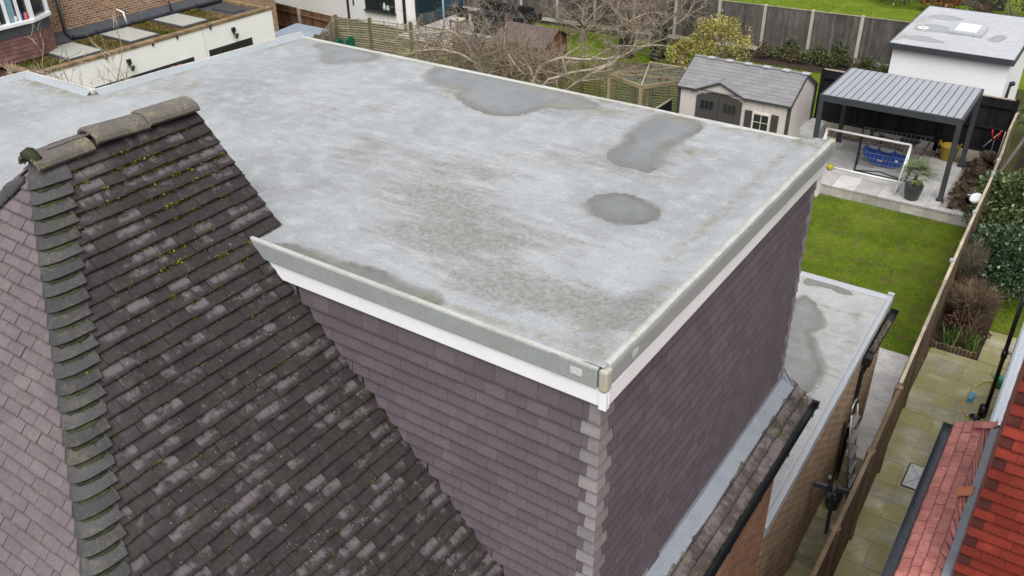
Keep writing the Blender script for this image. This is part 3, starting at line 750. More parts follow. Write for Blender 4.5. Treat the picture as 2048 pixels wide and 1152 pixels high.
def gutter_mesh(name, p, q, r, mat, parent, water=True):
    p, q = V(*p), V(*q); d = (q-p).normalized(); sx = d.cross(V(0, 0, 1)).normalized(); kk = MB(); n = 9
    A = []
    for (rr) in (r, r-.006):
        A.append([[c+sx*math.cos(math.pi+math.pi*i/(n-1))*rr+V(0, 0, math.sin(math.pi+math.pi*i/(n-1))*rr) for i in range(n)] for c in (p, q)])
    for a in A:
        for i in range(n-1): kk.face([a[0][i], a[0][i+1], a[1][i+1], a[1][i]], .5)
    for i in (0, n-1): kk.face([A[0][0][i], A[0][1][i], A[1][1][i], A[1][0][i]], .5)
    for e in (0, 1): kk.face(A[0][e], .5)
    o = kk.build(name, mat, parent, smooth=True)
    return o
gutter_mesh('gutter', (-1.645, .6, 4.40), (-1.645, 8.16, 4.42), .062, BLACK, HOUSE)
k = MB()
for y in np.arange(4.9, 8.1, .75): k.box((-1.584, y-.015, 4.385), (-1.578, y+.015, 4.425), .5)
k.box((-1.70, 8.12, 4.335), (-1.59, 8.155, 4.425), .5)
k.build('gutter_bracket', BLACK, HOUSE)
k = MB(); k.tube([V(-1.70, 8.06, 4.47), V(-1.67, 8.16, 4.55), V(-1.66, 8.2, 4.565)], .012, 6); k.lathe([(0, 0), (.022, .004), (.022, .02), (0, .026)], (-1.66, 8.2, 4.555), 10); k.build('vent_pipe', simple('grey_metal', (.35, .37, .4), .4, .5), HOUSE)

# rear extension
k = MB(); k.prism([(-9.5, 7.82), (-1.83, 7.82), (-1.93, 13.92), (-9.5, 13.92)], 0, 2.5, .5); k.build('extension_wall', BRICKB, HOUSE)
EP = [[(-3.3, 13.3), (-3.02, 13.2), (-2.82, 12.94), (-2.65, 12.7), (-2.59, 12.48), (-2.74, 12.21), (-2.62, 12.09), (-2.5, 11.82), (-2.36, 11.61), (-2.25, 11.36), (-2.2, 11.02), (-2.25, 10.5), (-3.3, 10.3)],
      [(-3.35, 13.95), (-2.9, 13.9), (-2.45, 13.75), (-2.6, 13.62), (-3.0, 13.7), (-3.35, 13.55)]]
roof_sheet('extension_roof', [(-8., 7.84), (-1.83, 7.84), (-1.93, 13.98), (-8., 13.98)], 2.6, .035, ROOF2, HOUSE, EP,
           [(-2.3, 13.1, .12, .12, 0, .7), (-2.85, 13.1, .2, .05, -.1, .8), (-2.16, 12.3, .15, .04, 0, .6), (-2.6, 11.2, .6, .5, 0, .35), (-2.5, 10.3, .5, .8, 0, .4), (-2.2, 9., .25, .8, 0, .3)],
           [(-2.95, 13.08, -2.3, 13.08, .02, 1.), (-3.2, 12.36, -2.1, 12.3, .02, .9), (-3.2, 11.4, -2.1, 11.3, .025, .8), (-2.3, 13.15, -2.25, 13.0, .05, 1.), (-2.1, 9., -2.1, 8., .1, .5)])
PALE = tile_mat('pale_trim', (.37, .385, .41), .05, lichen=.12, sheen=.45)
edge('extension_trim', (-1.815, 7.84), (-1.925, 14.0), (1, 0), [(-.12, 2.602), (-.09, 2.608), (-.06, 2.63), (-.02, 2.638), (.0, 2.625), (.005, 2.50), (-.02, 2.49)], PALE, HOUSE, 60, .003)
edge('extension_trim', (-1.93, 13.98), (-8., 13.98), (0, 1), [(-.14, 2.602), (-.08, 2.63), (-.02, 2.635), (.005, 2.61), (.005, 2.48), (-.02, 2.48)], PALE, HOUSE, 30, .003)
b1((-9.03, 5.09, 7.395), (-8.955, 5.165, 7.458), 'corner_trim', TRIMTOP, HOUSE, .02)
b1((-2.02, 13.94, 2.61), (-1.915, 14.01, 2.68), 'trim_corner', PALE, HOUSE, .008)
gutter_mesh('gutter', (-1.84, 12.25, 2.43), (-1.84, 13.95, 2.41), .068, BLACK, HOUSE)
k = MB()
for q in range(120): k.box((-1.86+R(-.03, .03), R(12.6, 13.7), 2.375), (-1.83+R(-.03, .03), R(12.6, 13.7), 2.385), R(0, 1)) if False else k.tube([V(-1.84+R(-.04, .04), 13+R(-.5, .6), 2.385), V(-1.84+R(-.04, .04), 13+R(-.5, .6)+R(-.03, .03), 2.40)], .008, 4)
k.build('leaf_litter', leaf_mat('dead_leaves', (.03, .022, .015), (.10, .085, .06), (.2, .18, .14), .9), HOUSE)
k = MB(); k.tube([V(-1.84, 12.33, 2.38), V(-1.84, 12.33, 2.25), V(-1.875, 12.3, 2.1), V(-1.875, 12.3, .05)], .034, 12); k.box((-1.91, 12.24, 2.28), (-1.78, 12.42, 2.42)); k.build('downpipe', BLACK, HOUSE, smooth=False)
# ------------------------------------------------------------------ ground, lawns, paving
LAWN = lawn_mat('lawn_green', (.07, .125, .012), (.125, .175, .016), (.175, .18, .032), (.115, .085, .042))
LAWN2 = lawn_mat('lawn_bright', (.10, .165, .012), (.145, .20, .02), (.17, .20, .035), (.09, .12, .02))
GROUND = lawn_mat('rough_ground', (.06, .075, .02), (.075, .07, .03), (.06, .05, .03), (.05, .04, .025))
k = MB(); k.face([V(-400, -300, 0), V(300, -300, 0), V(300, 600, 0), V(-400, 600, 0)]); structure(k.build('ground', GROUND))
def sheet(name, x0, y0, x1, y1, z, mat, label=None):
    kk = MB(); kk.face([V(x0, y0, z), V(x1, y0, z), V(x1, y1, z), V(x0, y1, z)], .5); return structure(kk.build(name, mat), label)
sheet('lawn', -10.2, 16.4, -1.35, 22.98, .004, LAWN, 'patchy green lawn between the extension and the raised patio')
sheet('lawn', -24, 25.9, -5.2, 33.6, .006, LAWN2, 'bright green lawn in front of the grey fence')
sheet('lawn', -60, 35.2, 10, 60, .006, LAWN2, 'bright lawn beyond the grey fence')
sheet('lawn', -.55, 18.3, 6, 30, .006, LAWN, 'green lawn behind the evergreen shrubs')
sheet('lawn', -24, 12, -10.3, 24.9, .005, LAWN, 'lawn of the garden on the left')
sheet('soil_bed', -1.5, 16.98, -.55, 30, .010, SOIL); sheet('soil_bed', -14, 33.2, -5.9, 35., .012, SOIL)
sheet('soil_bed', -.6, 24.4, 6, 30, .012, SOIL)
YSLAB = slab_mat('mossy_sandstone', (.37, .35, .245), (.28, .265, .205), .7)
DSLAB = slab_mat('dirty_slab', (.27, .25, .17), (.12, .105, .065), .4)
PSLAB = slab_mat('pale_porcelain', (.52, .505, .49), (.40, .39, .38), .0, .5)
GSLAB = slab_mat('grey_paving', (.42, .40, .39), (.33, .315, .31), .05)
def slabs(name, x0, y0, x1, y1, z, th, mat, wx, wy, gap=.007, rand=False, stagger=False, label=None, jmat=None):
    kk = MB(); y = y0; i = 0
    sheet(name+'_bed', x0, y0, x1, y1, z-.012, jmat or simple('joint', (.16, .145, .10), .9, .1, .2, 20))
    while y < y1-.02:
        hy = (random.choice(wy) if rand else wy); ye = min(y1, y+hy)
        x = x0-(R(0, .5) if rand else (wx/2 if stagger and i % 2 else 0)); i += 1
        while x < x1-.01:
            w = random.choice(wx) if rand else wx; xa, xb = max(x, x0), min(x+w, x1); x += w
            if xb-xa < .02: continue
            dz = R(-.0015, .0015)
            kk.box((xa+gap/2, y+gap/2, z-th), (xb-gap/2, ye-gap/2, z+dz))
        y = ye
    return structure(kk.build(name, mat), label)
slabs('paving', -1.42, 3., .0, 16.98, .03, .03, YSLAB, (.45, .6, .9, .75), (.42, .58, .58), rand=True, label='yellow mossy stone path between the fence and the red roofed house')
slabs('paving', -.55, 16.99, -.02, 18.27, .03, .03, YSLAB, .6, .63, label='mossy slabs beside the planted bed')
slabs('side_path', -1.93, 3., -1.46, 12.85, .02, .02, DSLAB, .47, .9, label='dirty slabs in the alley beside the brown brick wall')
slabs('patio_paving', -10., 12.85, -1.46, 16.4, .03, .03, PSLAB, .6, .9, label='pale slabs behind the extension')
# raised patio
PZ = .30
RISE = slab_mat('patio_riser', (.45, .43, .40), (.36, .345, .32), .12)
slabs('patio', -10.15, 22.98, -2.66, 26.45, PZ, .04, PSLAB, .6, .9, label='raised pale slab patio under the pergola', jmat=simple('dark_joint', (.12, .115, .11), .9))
slabs('patio', -2.66, 22.98, -1.78, 23.2, PZ, .04, PSLAB, .6, .3, label='narrow slab edge in front of the firewood')
k = MB(); x = -10.15
while x < -1.80:
    k.box((x+.003, 23.0, .0), (min(x+.6, -1.78)-.003, 23.03, PZ-.045)); x += .6
structure(k.build('patio_step', RISE), 'pale tiled riser of the raised patio')
k = MB(); k.box((-10.15, 23.04, 0), (-1.78, 27.0, PZ-.06), .5); structure(k.build('patio_base', CONC))
k = MB()
GRAVEL = leaf_mat('pink_gravel', (.17, .11, .095), (.28, .20, .175), (.36, .30, .27), .9, .2)
N = 9000; P = np.stack([rng.uniform(-6.9, -1.8, N), rng.uniform(26.46, 26.98, N), np.full(N, .295)+rng.uniform(-.01, .012, N)], -1)
P2 = np.stack([rng.uniform(-2.64, -1.8, 3000), rng.uniform(23.22, 26.98, 3000), np.full(3000, .27)+rng.uniform(-.01, .012, 3000)], -1); P = np.concatenate([P, P2])
D = rng.normal(size=P.shape); D[:, 2] *= .3
o = np_mesh('gravel', leaf_quads(P, D, .035, .8), 4, rng.uniform(0, 1, len(P)), GRAVEL); tag(o, 'pinkish gravel strip along the foot of the black fence', 'gravel', kind='stuff')

GR1 = leaf_mat('grass_blades', (.055, .115, .006), (.135, .195, .014), (.23, .23, .045), .7, .05)
GR2 = leaf_mat('bright_grass_blades', (.07, .125, .008), (.145, .21, .018), (.22, .26, .05), .7, .05)
def blades(name, x0, y0, x1, y1, n, h, mat, label, z=.004, bare=.0):
    P = np.stack([rng.uniform(x0, x1, n), rng.uniform(y0, y1, n), np.full(n, z)], -1)
    keep = np.array([mn.noise(V(p[0]*1.1, p[1]*1.1, 4.)) + .5*mn.noise(V(p[0]*3.7, p[1]*3.7, 2.)) > -.75+bare*R(0, 1.3) for p in P]); P = P[keep]; n = len(P)
    hh = np.array([.7+.6*mn.noise(V(p[0]*.9, p[1]*.9, 7.)) for p in P])
    a = rng.uniform(0, 2*math.pi, n); w = np.stack([np.cos(a), np.sin(a), np.zeros(n)], -1)*.006
    tip = rng.normal(size=(n, 3))*.5; tip[:, 2] = np.abs(tip[:, 2])*.4+.8; L = (h*hh*rng.uniform(.6, 1.3, n))[:, None]
    v = np.stack([P-w, P+w, P+tip*L], 1).reshape(-1, 3)
    rr = np.clip(.45+.5*np.array([mn.noise(V(p[0]*.8, p[1]*.8, 11.)) for p in P])+rng.normal(size=n)*.2, 0, 1)
    return tag(np_mesh(name, v, 3, rr, mat), label, 'grass', kind='stuff')
blades('grass', -8.2, 16.4, -1.35, 22.97, 75000, .05, GR1, 'short worn grass of the lawn below the patio', bare=1.0)
blades('grass', -.55, 18.3, 2.4, 24.4, 26000, .06, GR1, 'grass to the right of the evergreen shrubs')
blades('grass', -21.8, 28.3, -5.9, 33.3, 60000, .07, GR2, 'bright grass between the slatted fence and the grey fence')
blades('grass', -26, 35.6, -4, 44, 50000, .08, GR2, 'bright grass on the lawn beyond the grey fence')

# ------------------------------------------------------------------ fences
WBROWN = wood_mat('brown_fence_timber', (.20, .145, .10), (.10, .07, .048), green=.2)
WBLACK = wood_mat('black_painted_timber', (.020, .021, .024), (.011, .012, .014))
WGREY = wood_mat('grey_weathered_timber', (.135, .122, .115), (.062, .054, .050), green=.06)
WRED = wood_mat('red_brown_timber', (.20, .115, .07), (.10, .055, .035))
WSLAT = wood_mat('slat_timber', (.36, .315, .25), (.18, .155, .12), axis=0, green=.1)
WSLATG = wood_mat('green_slat_timber', (.19, .16, .085), (.095, .08, .043), axis=0, green=.5)
WPALE = wood_mat('pale_timber', (.42, .37, .28), (.27, .23, .17), green=.1)
CPOST = tile_mat('concrete_post', (.42, .40, .36), .1, stain=.25, stainc=(.25, .23, .20), lichen=.2, sheen=.9, scale=4)
def fence(name, label, pts, zb, zt, mat, post_mat, style, face=1, post=.1, posth=.05, capmat=None, gravel=None, post_thing=None, jitter=.0, group=None):
    """pts: fence line, one panel per stretch.  face: side (+1 left of the line) the boards' good side looks to"""
    root = thing(name, label, 'fence', (pts[0][0], pts[0][1], zb), group)
    for i in range(len(pts)-1):
        p, q = V(*pts[i], 0), V(*pts[i+1], 0); d = (q-p); L = d.length; d.normalize(); n = V(-d.y, d.x, 0)*face
        dz = R(-jitter, jitter); z0 = zb+(.16 if gravel else .04); z1 = zt+dz
        kk = MB()
        if style == 'board':
            nb = max(3, int(L/.105)); w = L/nb
            for j in range(nb):
                a = p+d*(j*w-.006); b = p+d*((j+1)*w+.008); o1 = n*.008; tz = R(-.004, .004)
                kk.hexa([a+o1*0+V(0, 0, z0), b+o1+V(0, 0, z0), b+o1+n*.014+V(0, 0, z0), a+n*.018+V(0, 0, z0), a+V(0, 0, z1+tz), b+o1+V(0, 0, z1+tz), b+o1+n*.014+V(0, 0, z1+tz), a+n*.018+V(0, 0, z1+tz)])
            rails = MB()
            for zr in ((z0+.25, z0+(z1-z0)*.52, z1-.22)):
                rails.bar(p-n*.03+V(0, 0, zr), q-n*.03+V(0, 0, zr), .05, .06)
            pan = kk.build('fence_panel', mat, root); rails.build('rail', mat, pan)
        elif style == 'slat':
            ns_ = int((z1-z0)/.085); sh = .042 if mat is WSLAT else .062
            for j in range(ns_):
                z = z0+j*(z1-z0)/ns_
                wv = R(-.004, .004)
                kk.hexa([p+V(0, 0, z+wv), q+V(0, 0, z), q+n*.016+V(0, 0, z), p+n*.016+V(0, 0, z+wv), p+V(0, 0, z+sh+wv), q+V(0, 0, z+sh), q+n*.016+V(0, 0, z+sh), p+n*.016+V(0, 0, z+sh+wv)])
            for t in (.02, .35, .67, .98): c = p.lerp(q, t)-n*.012; kk.box((c.x-.022, c.y-.016, z0), (c.x+.022, c.y+.016, z1-.02))
            pan = kk.build('fence_panel', mat, root)
        if capmat:
            c = MB(); c.bar(p+V(0, 0, z1+.014)+n*.01, q+V(0, 0, z1+.014)+n*.01, .055, .028); c.build('capping_rail', capmat, root)
        if gravel:
            c = MB(); c.bar(p+V(0, 0, zb+.075), q+V(0, 0, zb+.075), .05, .15+(.0)); c.build('gravel_board', gravel, root)
    for i, (x, y) in enumerate(pts):
        kk = MB(); h = zt+posth+R(-.02, .02)*(post < .12)
        kk.box((x-post/2, y-post/2, zb-.0), (x+post/2, y+post/2, h-.02)); kk.lathe([(post*.62, 0), (post*.62, .004), (0, .03)], (x, y, h-.02), 4)
        kk.build('post', post_mat, root)
    return root
F1 = [(-1.235, 3.7), (-1.245, 5.5), (-1.255, 7.35), (-1.27, 9.2), (-1.30, 10.95), (-1.345, 12.7)]
fence('side_fence', 'dark brown board fence along the alley beside the brown brick wall', F1, 0, 1.78, WBROWN, WBROWN, 'board', -1, .11, .03, capmat=WBROWN, jitter=.04)
F2 = [(-1.36, 12.82), (-1.42, 14.7), (-1.47, 16.55), (-1.52, 18.4), (-1.56, 20.2), (-1.60, 22.1), (-1.66, 23.9), (-1.76, 25.6), (-1.80, 27.1)]
fence('garden_fence', 'long fence with pale capping between the lawn and the evergreen shrubs', F2, 0, 1.78, WBROWN, WBROWN, 'board', -1, .09, .0, capmat=WPALE, jitter=.01)
for (x, y) in ((-1.52, 17.4), (-1.565, 19.9), (-1.60, 22.3), (-1.635, 23.2)):
    b1((x-.035, y-.05, 1.80), (x+.045, y+.05, 1.845), 'bracket', simple('galvanised', (.30, .34, .38), .5, .4), bpy.data.objects['garden_fence'])
KB = CONC
fence('black_fence', 'black painted board fence behind the pergola', [(-7.15, 27.03), (-5.4, 27.03), (-3.6, 27.03), (-1.85, 27.03)], PZ, 2.12, WBLACK, WBLACK, 'board', 1, .1, .04, capmat=WPALE, gravel=None)
o = MB(); o.box((-7.1, 26.98, PZ-.02), (-1.85, 27.01, PZ+.30), .5); o.build('gravel_board', slab_mat('cream_board', (.42, .39, .33), (.33, .30, .26), .2), bpy.data.objects['black_fence'])
fence('black_fence', 'low black fence between the beige shed and the pergola', [(-8.6, 26.6), (-7.2, 26.6)], 0, 1.75, WBLACK, WBLACK, 'board', 1, .09, .0, capmat=WPALE)
fence('black_fence', 'short black fence beside the dark red cover, left of the shed', [(-10.28, 19.4), (-10.26, 21.2), (-10.24, 22.95)], 0, 1.8, WBLACK, WBLACK, 'board', -1, .09, .02, capmat=WPALE)
nb = 11; BF = [(-26.2+1.81*i, 33.45+.0715*1.81*i) for i in range(nb+2)]
fence('back_fence', 'tall grey weathered fence with concrete posts at the end of the gardens', BF, .12, 1.86, WGREY, CPOST, 'board', -1, .12, .06, capmat=WPALE, gravel=CONC)
fence('slatted_fence', 'pale horizontal slat fence on the left with its corner by the grey lid', [(-23.73, 22.26), (-25.05, 24.6), (-23.7, 25.05), (-21.9, 25.3), (-20.1, 25.6)], 0, 1.82, WSLAT, WSLATG, 'slat', -1, .11, .06)
fence('slatted_fence', 'greenish horizontal slat fence behind the bare tree and the aviary', [(-20.0, 25.62), (-18.2, 25.55), (-16.4, 25.45), (-14.6, 25.4), (-12.8, 25.75), (-11.2, 26.3), (-9.6, 26.6)], 0, 1.74, WSLATG, WSLATG, 'slat', -1, .11, .03)
fence('board_fence', 'short red brown board fence in front of the white rendered house', [(-31.5, 25.2), (-29.3, 25.05), (-27.3, 24.9), (-25.3, 24.75)], 0, 1.75, WRED, WPALE, 'board', 1, .13, .05, capmat=WPALE)

# ------------------------------------------------------------------ pergola
T = thing('pergola', 'dark grey metal pergola with a ribbed flat roof on the patio', 'pergola', (-4.4, 24.9, PZ))
px0, px1, py0, py1, pz = -6.22, -2.66, 23.55, 26.3, 2.52
for (x, y) in ((px1-.06, py0+.06), (px0+.06, py0+.06), (px1-.06, py1-.06), (px0+.06, py1-.06)):
    k = MB(); k.box((x-.06, y-.06, PZ+.01), (x+.06, y+.06, pz-.162), .5); lg = k.build('leg', ANTH, T, bevel=.006); b1((x-.10, y-.10, PZ), (x+.10, y+.10, PZ+.012), 'foot_plate', ANTH, lg)
k = MB(); k.box((px0, py0, pz-.16), (px1, py0+.05, pz+.01), .5); k.box((px0, py1-.05, pz-.16), (px1, py1, pz+.01), .5)
k.box((px0, py0+.05, pz-.16), (px0+.05, py1-.05, pz+.01), .5); k.box((px1-.05, py0+.05, pz-.16), (px1, py1-.05, pz+.01), .5); k.build('roof_frame', ANTH, T)
k = MB(); n = 19; w = (px1-px0-.1)/n
for i in range(n):
    x = px0+.05+i*w; rn = R(.3, .7)
    k.hexa([(x+.012, py0+.05, pz-.01), (x+w-.012, py0+.05, pz-.01), (x+w-.012, py1-.05, pz-.01), (x+.012, py1-.05, pz-.01), (x+.012, py0+.05, pz+.018), (x+w-.012, py0+.05, pz+.022), (x+w-.012, py1-.05, pz+.022), (x+.012, py1-.05, pz+.018)], rn)
k.build('roof_louvres', simple('grey_louvre', (.30, .31, .34), .45, .4, .07, 2, 0), T)
k = MB(); k.box((px0+.05, py0+.05, pz-.03), (px1-.05, py1-.05, pz-.015), .5); k.build('gutter_tray', ANTH, T)

# ------------------------------------------------------------------ plastic shed
SH = simple('beige_plastic_wall', (.55, .505, .475), .6, .3, .05, 2, .05); SHD = simple('dark_brown_plastic', (.062, .056, .055), .55, .3, .08, 3, .05)
SHT = simple('charcoal_trim', (.05, .052, .056), .5)
T = thing('garden_shed', 'beige plastic garden shed with dark double doors and a grey shingle roof', 'shed', (-8.45, 24, PZ))
sx0, sx1, sy0, sy1, sz0, sz1, szr = -10.02, -6.82, 23.06, 25.1, PZ, 2.26, 2.80
ym = (sy0+sy1)/2
k = MB()
def ribbed(k, p, q, z0, z1a, z1b, n, peak=None):
    p, q = V(*p, 0), V(*q, 0); d = (q-p)/n; nn = V(d.y, -d.x, 0).normalized()
    for i in range(n):
        a, b = p+d*i, p+d*(i+1); t0, t1 = i/n, (i+1)/n
        f = (lambda t: z1a+(szr-z1a)*(1-abs(2*t-1))) if peak else (lambda t: z1a)
        A, B = a+d*.07, b-d*.07
        k.face([A+nn*.012+V(0, 0, z0), B+nn*.012+V(0, 0, z0), B+nn*.012+V(0, 0, f(t1)), A+nn*.012+V(0, 0, f(t0))], .5)
        k.face([a+V(0, 0, z0), A+nn*.012+V(0, 0, z0), A+nn*.012+V(0, 0, f(t0)), a+V(0, 0, f(t0))], .5)
        k.face([B+nn*.012+V(0, 0, z0), b+V(0, 0, z0), b+V(0, 0, f(t1)), B+nn*.012+V(0, 0, f(t1))], .5)
ribbed(k, (sx0, sy0), (sx1, sy0), sz0, sz1, sz1, 18); ribbed(k, (sx1, sy0), (sx1, sy1), sz0, sz1, sz1, 8, True)
ribbed(k, (sx1, sy1), (sx0, sy1), sz0, sz1, sz1, 18); ribbed(k, (sx0, sy1), (sx0, sy0), sz0, sz1, sz1, 8, True)
k.build('wall', SH, T)
SHR = tile_mat('grey_shingle', (.205, .20, .21), .07, sheen=.6)
k = MB()
import itertools
rise = szr-sz1; run = ym-sy0; sl = math.hypot(rise, run)
for side in (0, 1):
    dn_ = V(0, -run/sl, -rise/sl) if side == 0 else V(0, run/sl, -rise/sl); nn = V(0, -rise/sl, run/sl) if side == 0 else V(0, rise/sl, run/sl)
    ou = V(sx0-.06, ym, szr+.03)
    tile_field(k, ou, V(1, 0, 0), dn_, nn, 0, 9, (sl+.10)/9, .27, lambda s: (0, sx1-sx0+.12), lift=.012, th=.012, jit=.0004)
rf = k.build('roof', SHR, T)
k = MB()
for i in range(6): x = sx0+.35+i*.55; k.box((x, ym-.09, szr+.035), (x+.2, ym+.09, szr+.062), .5)
k.build('ridge_vent', simple('pale_vent', (.36, .375, .41), .4), rf)
k = MB(); k.bar((sx0-.06, ym, szr+.04), (sx1+.06, ym, szr+.04), .12, .02); k.build('ridge_cap', SHR, rf)
k = MB()
for x in (sx1+.065, sx0-.065):
    for s_ in (-1, 1): k.bar((x, ym, szr+.01), (x, ym+s_*(run+.09), szr+.01-rise*(run+.09)/run), .025, .075)
k.bar((sx0-.06, sy0-.085, sz1-.045), (-9.58, sy0-.085, sz1-.045), .02, .05); k.build('eaves_trim', SHT, rf)
k = MB(); k.bar((-8.05, sy0-.085, sz1-.045), (sx1+.06, sy0-.085, sz1-.045), .02, .05); k.build('eaves_trim', SHT, rf)
# little gable over the doors
dx0, dx1, dxm = -9.47, -8.13, -8.80
k = MB(); gz = sz1-.06; gp = sz1+.27; yf = sy0-.10
for sgn in (-1, 1):
    e = V(dxm+sgn*.78, yf, gz); pk = V(dxm, yf, gp); yb = sy0+run*(gp-sz1)/rise+.1
    pts = [e, pk, V(dxm, yb+.05, gp), V(dxm+sgn*.78, sy0+.02, gz)]
    k.extrude(pts, (0, 0, .022), .5)
    for j in range(1, 5):
        a = e.lerp(pk, j/5); k.bar(a+V(0, 0, .026), V(a.x, yb*j/5+(1-j/5)*sy0, a.z+.026), .006, .006, rnd=.1)
g = k.build('porch_roof', SHR, T)
k = MB()
for sgn in (-1, 1): k.bar((dxm+sgn*.80, yf-.01, gz-.01), (dxm, yf-.01, gp+.005), .025, .045, (0, 0, 1))
k.build('porch_trim', SHT, g)
k = MB(); k.extrude([V(dxm-.72, sy0-.05, gz-.03), V(dxm+.72, sy0-.05, gz-.03), V(dxm, sy0-.05, gp-.03)], (0, .04, 0), .5); k.build('porch_gable', SH, T)
for s_, (xa, xb) in enumerate(((dx0, dxm-.006), (dxm+.006, dx1))):
    ztop = lambda x: sz1-.02-.17*((x-dxm)/.67)**2
    k = MB(); n = 8; pl = [V(xa, sy0-.055, sz0+.03), V(xb, sy0-.055, sz0+.03)]+[V(xb+(xa-xb)*i/n, sy0-.055, ztop(xb+(xa-xb)*i/n)) for i in range(n+1)]
    k.extrude(pl, (0, .04, 0), .5)
    xm = (xa+xb)/2
    for a_, b_ in ((xa+.07, xm-.02), (xm+.02, xb-.07)): k.box((a_, sy0-.066, sz0+.12), (b_, sy0-.055, sz0+1.25), .5)
    dr = k.build('door', SHD, T)
    k = MB()
    for i in range(3): x = xm-.19+i*.13; k.box((x, sy0-.064, sz0+1.42), (x+.105, sy0-.055, sz0+1.66), .5)
    k.build('door_window', GLASS, dr)
    hx = dxm+(-.05 if s_ == 0 else .05); k = MB(); k.tube([V(hx, sy0-.06, sz0+.92), V(hx, sy0-.11, sz0+.96), V(hx, sy0-.11, sz0+1.10), V(hx, sy0-.06, sz0+1.14)], .016, 8); k.build('handle', SHT, dr, smooth=True)
k = MB(); k.box((-7.80, sy0-.035, 1.37), (-7.30, sy0-.01, 1.90), .5); wn = k.build('window', simple('cream_frame', (.68, .64, .57), .5), T)
k = MB()
for i in (0, 1):
    for j in (0, 1): k.box((-7.755+i*.215, sy0-.04, 1.415+j*.225), (-7.755+i*.215+.195, sy0-.034, 1.415+j*.225+.205), .5)
k.build('pane', GLASS, wn)
for xa in (-8.02, -7.27):
    k = MB(); k.box((xa, sy0-.04, 1.36), (xa+.2, sy0-.01, 1.91), .5)
    for j in range(9): k.box((xa+.025, sy0-.048, 1.40+j*.053), (xa+.175, sy0-.040, 1.435+j*.053), .5)
    k.build('shutter', SHD, T)
for (x, y) in ((sx0, sy0), (sx1, sy0), (sx1, sy1), (sx0, sy1)): b1((x-.045, y-.03, sz0), (x+.045, y+.03, sz1-.02), 'corner_post', SHT, T)

# ------------------------------------------------------------------ things on the patio
T = thing('football_goal', 'white tube football goal standing on the patio', 'football goal', (-4.9, 24., PZ))
GW = simple('white_plastic_tube', (.80, .81, .80), .4, .4, .04, 4, 0)
gx0, gx1, gyf, gyb, gh = -6.02, -3.80, 24.15, 23.32, 1.12
k = MB(); k.tube([V(gx0, gyf-.02, PZ+gh), V(gx1, gyf-.02, PZ+gh)], .032, 8); k.build('crossbar', GW, T, smooth=True)
for x in (gx0, gx1):
    k = MB(); k.tube([V(x, gyf-.02, PZ+gh), V(x, gyf, PZ+.03)], .032, 8); k.build('goal_post', GW, T, smooth=True)
    k = MB(); k.tube([V(x, gyf, PZ+.03), V(x, gyb, PZ+.03), V(x, gyf-.02, PZ+gh)], .024, 8); k.build('side_frame', GW, T, smooth=True)
k = MB(); k.tube([V(gx0, gyf, PZ+.03), V(gx1, gyf, PZ+.03)], .026, 8); k.build('ground_bar', GW, T, smooth=True)
def net(name, A, B, C_, D, nu, nv, r, mat, parent):
    kk = MB(); A, B, C_, D = V(*A), V(*B), V(*C_), V(*D)
    for i in range(nu+1):
        t = i/nu; kk.tube([A.lerp(B, t), D.lerp(C_, t)], r, 3, cap=False)
    for j in range(nv+1):
        t = j/nv; kk.tube([A.lerp(D, t), B.lerp(C_, t)], r, 3, cap=False)
    return kk.build(name, mat, parent)
T = thing('rebound_net', 'black framed football rebounder lying behind the white goal', 'rebounder', (-4.6, 25., PZ))
k = MB(); k.tube([V(-5.36, 25.5, PZ+.88), V(-5.25, 25.1, PZ+.02), V(-5.13, 24.3, PZ+.02), V(-5.36, 25.5, PZ+.88)], .018, 6); k.tube([V(-5.36, 25.5, PZ+.88), V(-4.4, 26.0, PZ+.40), V(-3.55, 25.95, PZ+.80), V(-3.8, 25., PZ+.02), V(-3.75, 24.3, PZ+.02)], .014, 6)
k.tube([V(-5.13, 24.3, PZ+.02), V(-3.75, 24.3, PZ+.02), V(-3.85, 25.2, PZ+.02), V(-3.55, 25.95, PZ+.80)], .016, 6)
k.tube([V(-5.13, 24.3, PZ+.03), V(-4.5, 24.55, PZ+.03), V(-3.75, 24.3, PZ+.03)], .014, 6); k.build('frame', BLACK, T)
net('net', (-5.13, 24.3, PZ+.02), (-3.75, 24.3, PZ+.02), (-3.6, 25.9, PZ+.78), (-5.34, 25.5, PZ+.85), 14, 9, .003, simple('pale_net', (.4, .45, .5), .8), T)
T = thing('whale_rocker', 'blue plastic whale shaped rocker on the patio behind the goal', 'rocking toy', (-4.55, 25.05, PZ))
BLUE = simple('blue_plastic', (.016, .055, .27), .4, .5, .08, 4, .03)
o = []
top = [(-.62, .44), (-.55, .47), (-.44, .40), (-.30, .37), (-.22, .47), (-.16, .38), (.0, .35), (.14, .37), (.20, .47), (.28, .38), (.42, .39), (.54, .37), (.60, .30)]
bot = [(.56, .20), (.42, .09), (.22, .02), (0, 0), (-.22, .03), (-.42, .13), (-.55, .26), (-.62, .34)]
k = MB(); k.extrude([V(-4.55+x, 24.93, PZ+.01+z) for x, z in top+bot], (0, .30, 0), .5); w = k.build('body', BLUE, T, bevel=.035)
k = MB(); k.box((-4.7, 24.90, PZ+.18), (-4.56, 24.935, PZ+.22), .5); k.build('badge', simple('badge_pale', (.5, .3, .3), .5), w)
k = MB(); k.lathe([(.0, 0), (.035, 0), (.035, .006), (0, .006)], (0, 0, 0), 14); e = k.build('eye', WHITE, w, local=True); e.rotation_euler.x = math.pi/2; e.location = V(-4.20, 24.93, PZ+.27)-V(-4.55, 25.05, PZ)
for x in (-.22, .20): k = MB(); k.tube([V(-4.55+x, 24.86, PZ+.45), V(-4.55+x, 25.30, PZ+.45)], .016, 8); k.build('handle', BLUE, w, smooth=True)
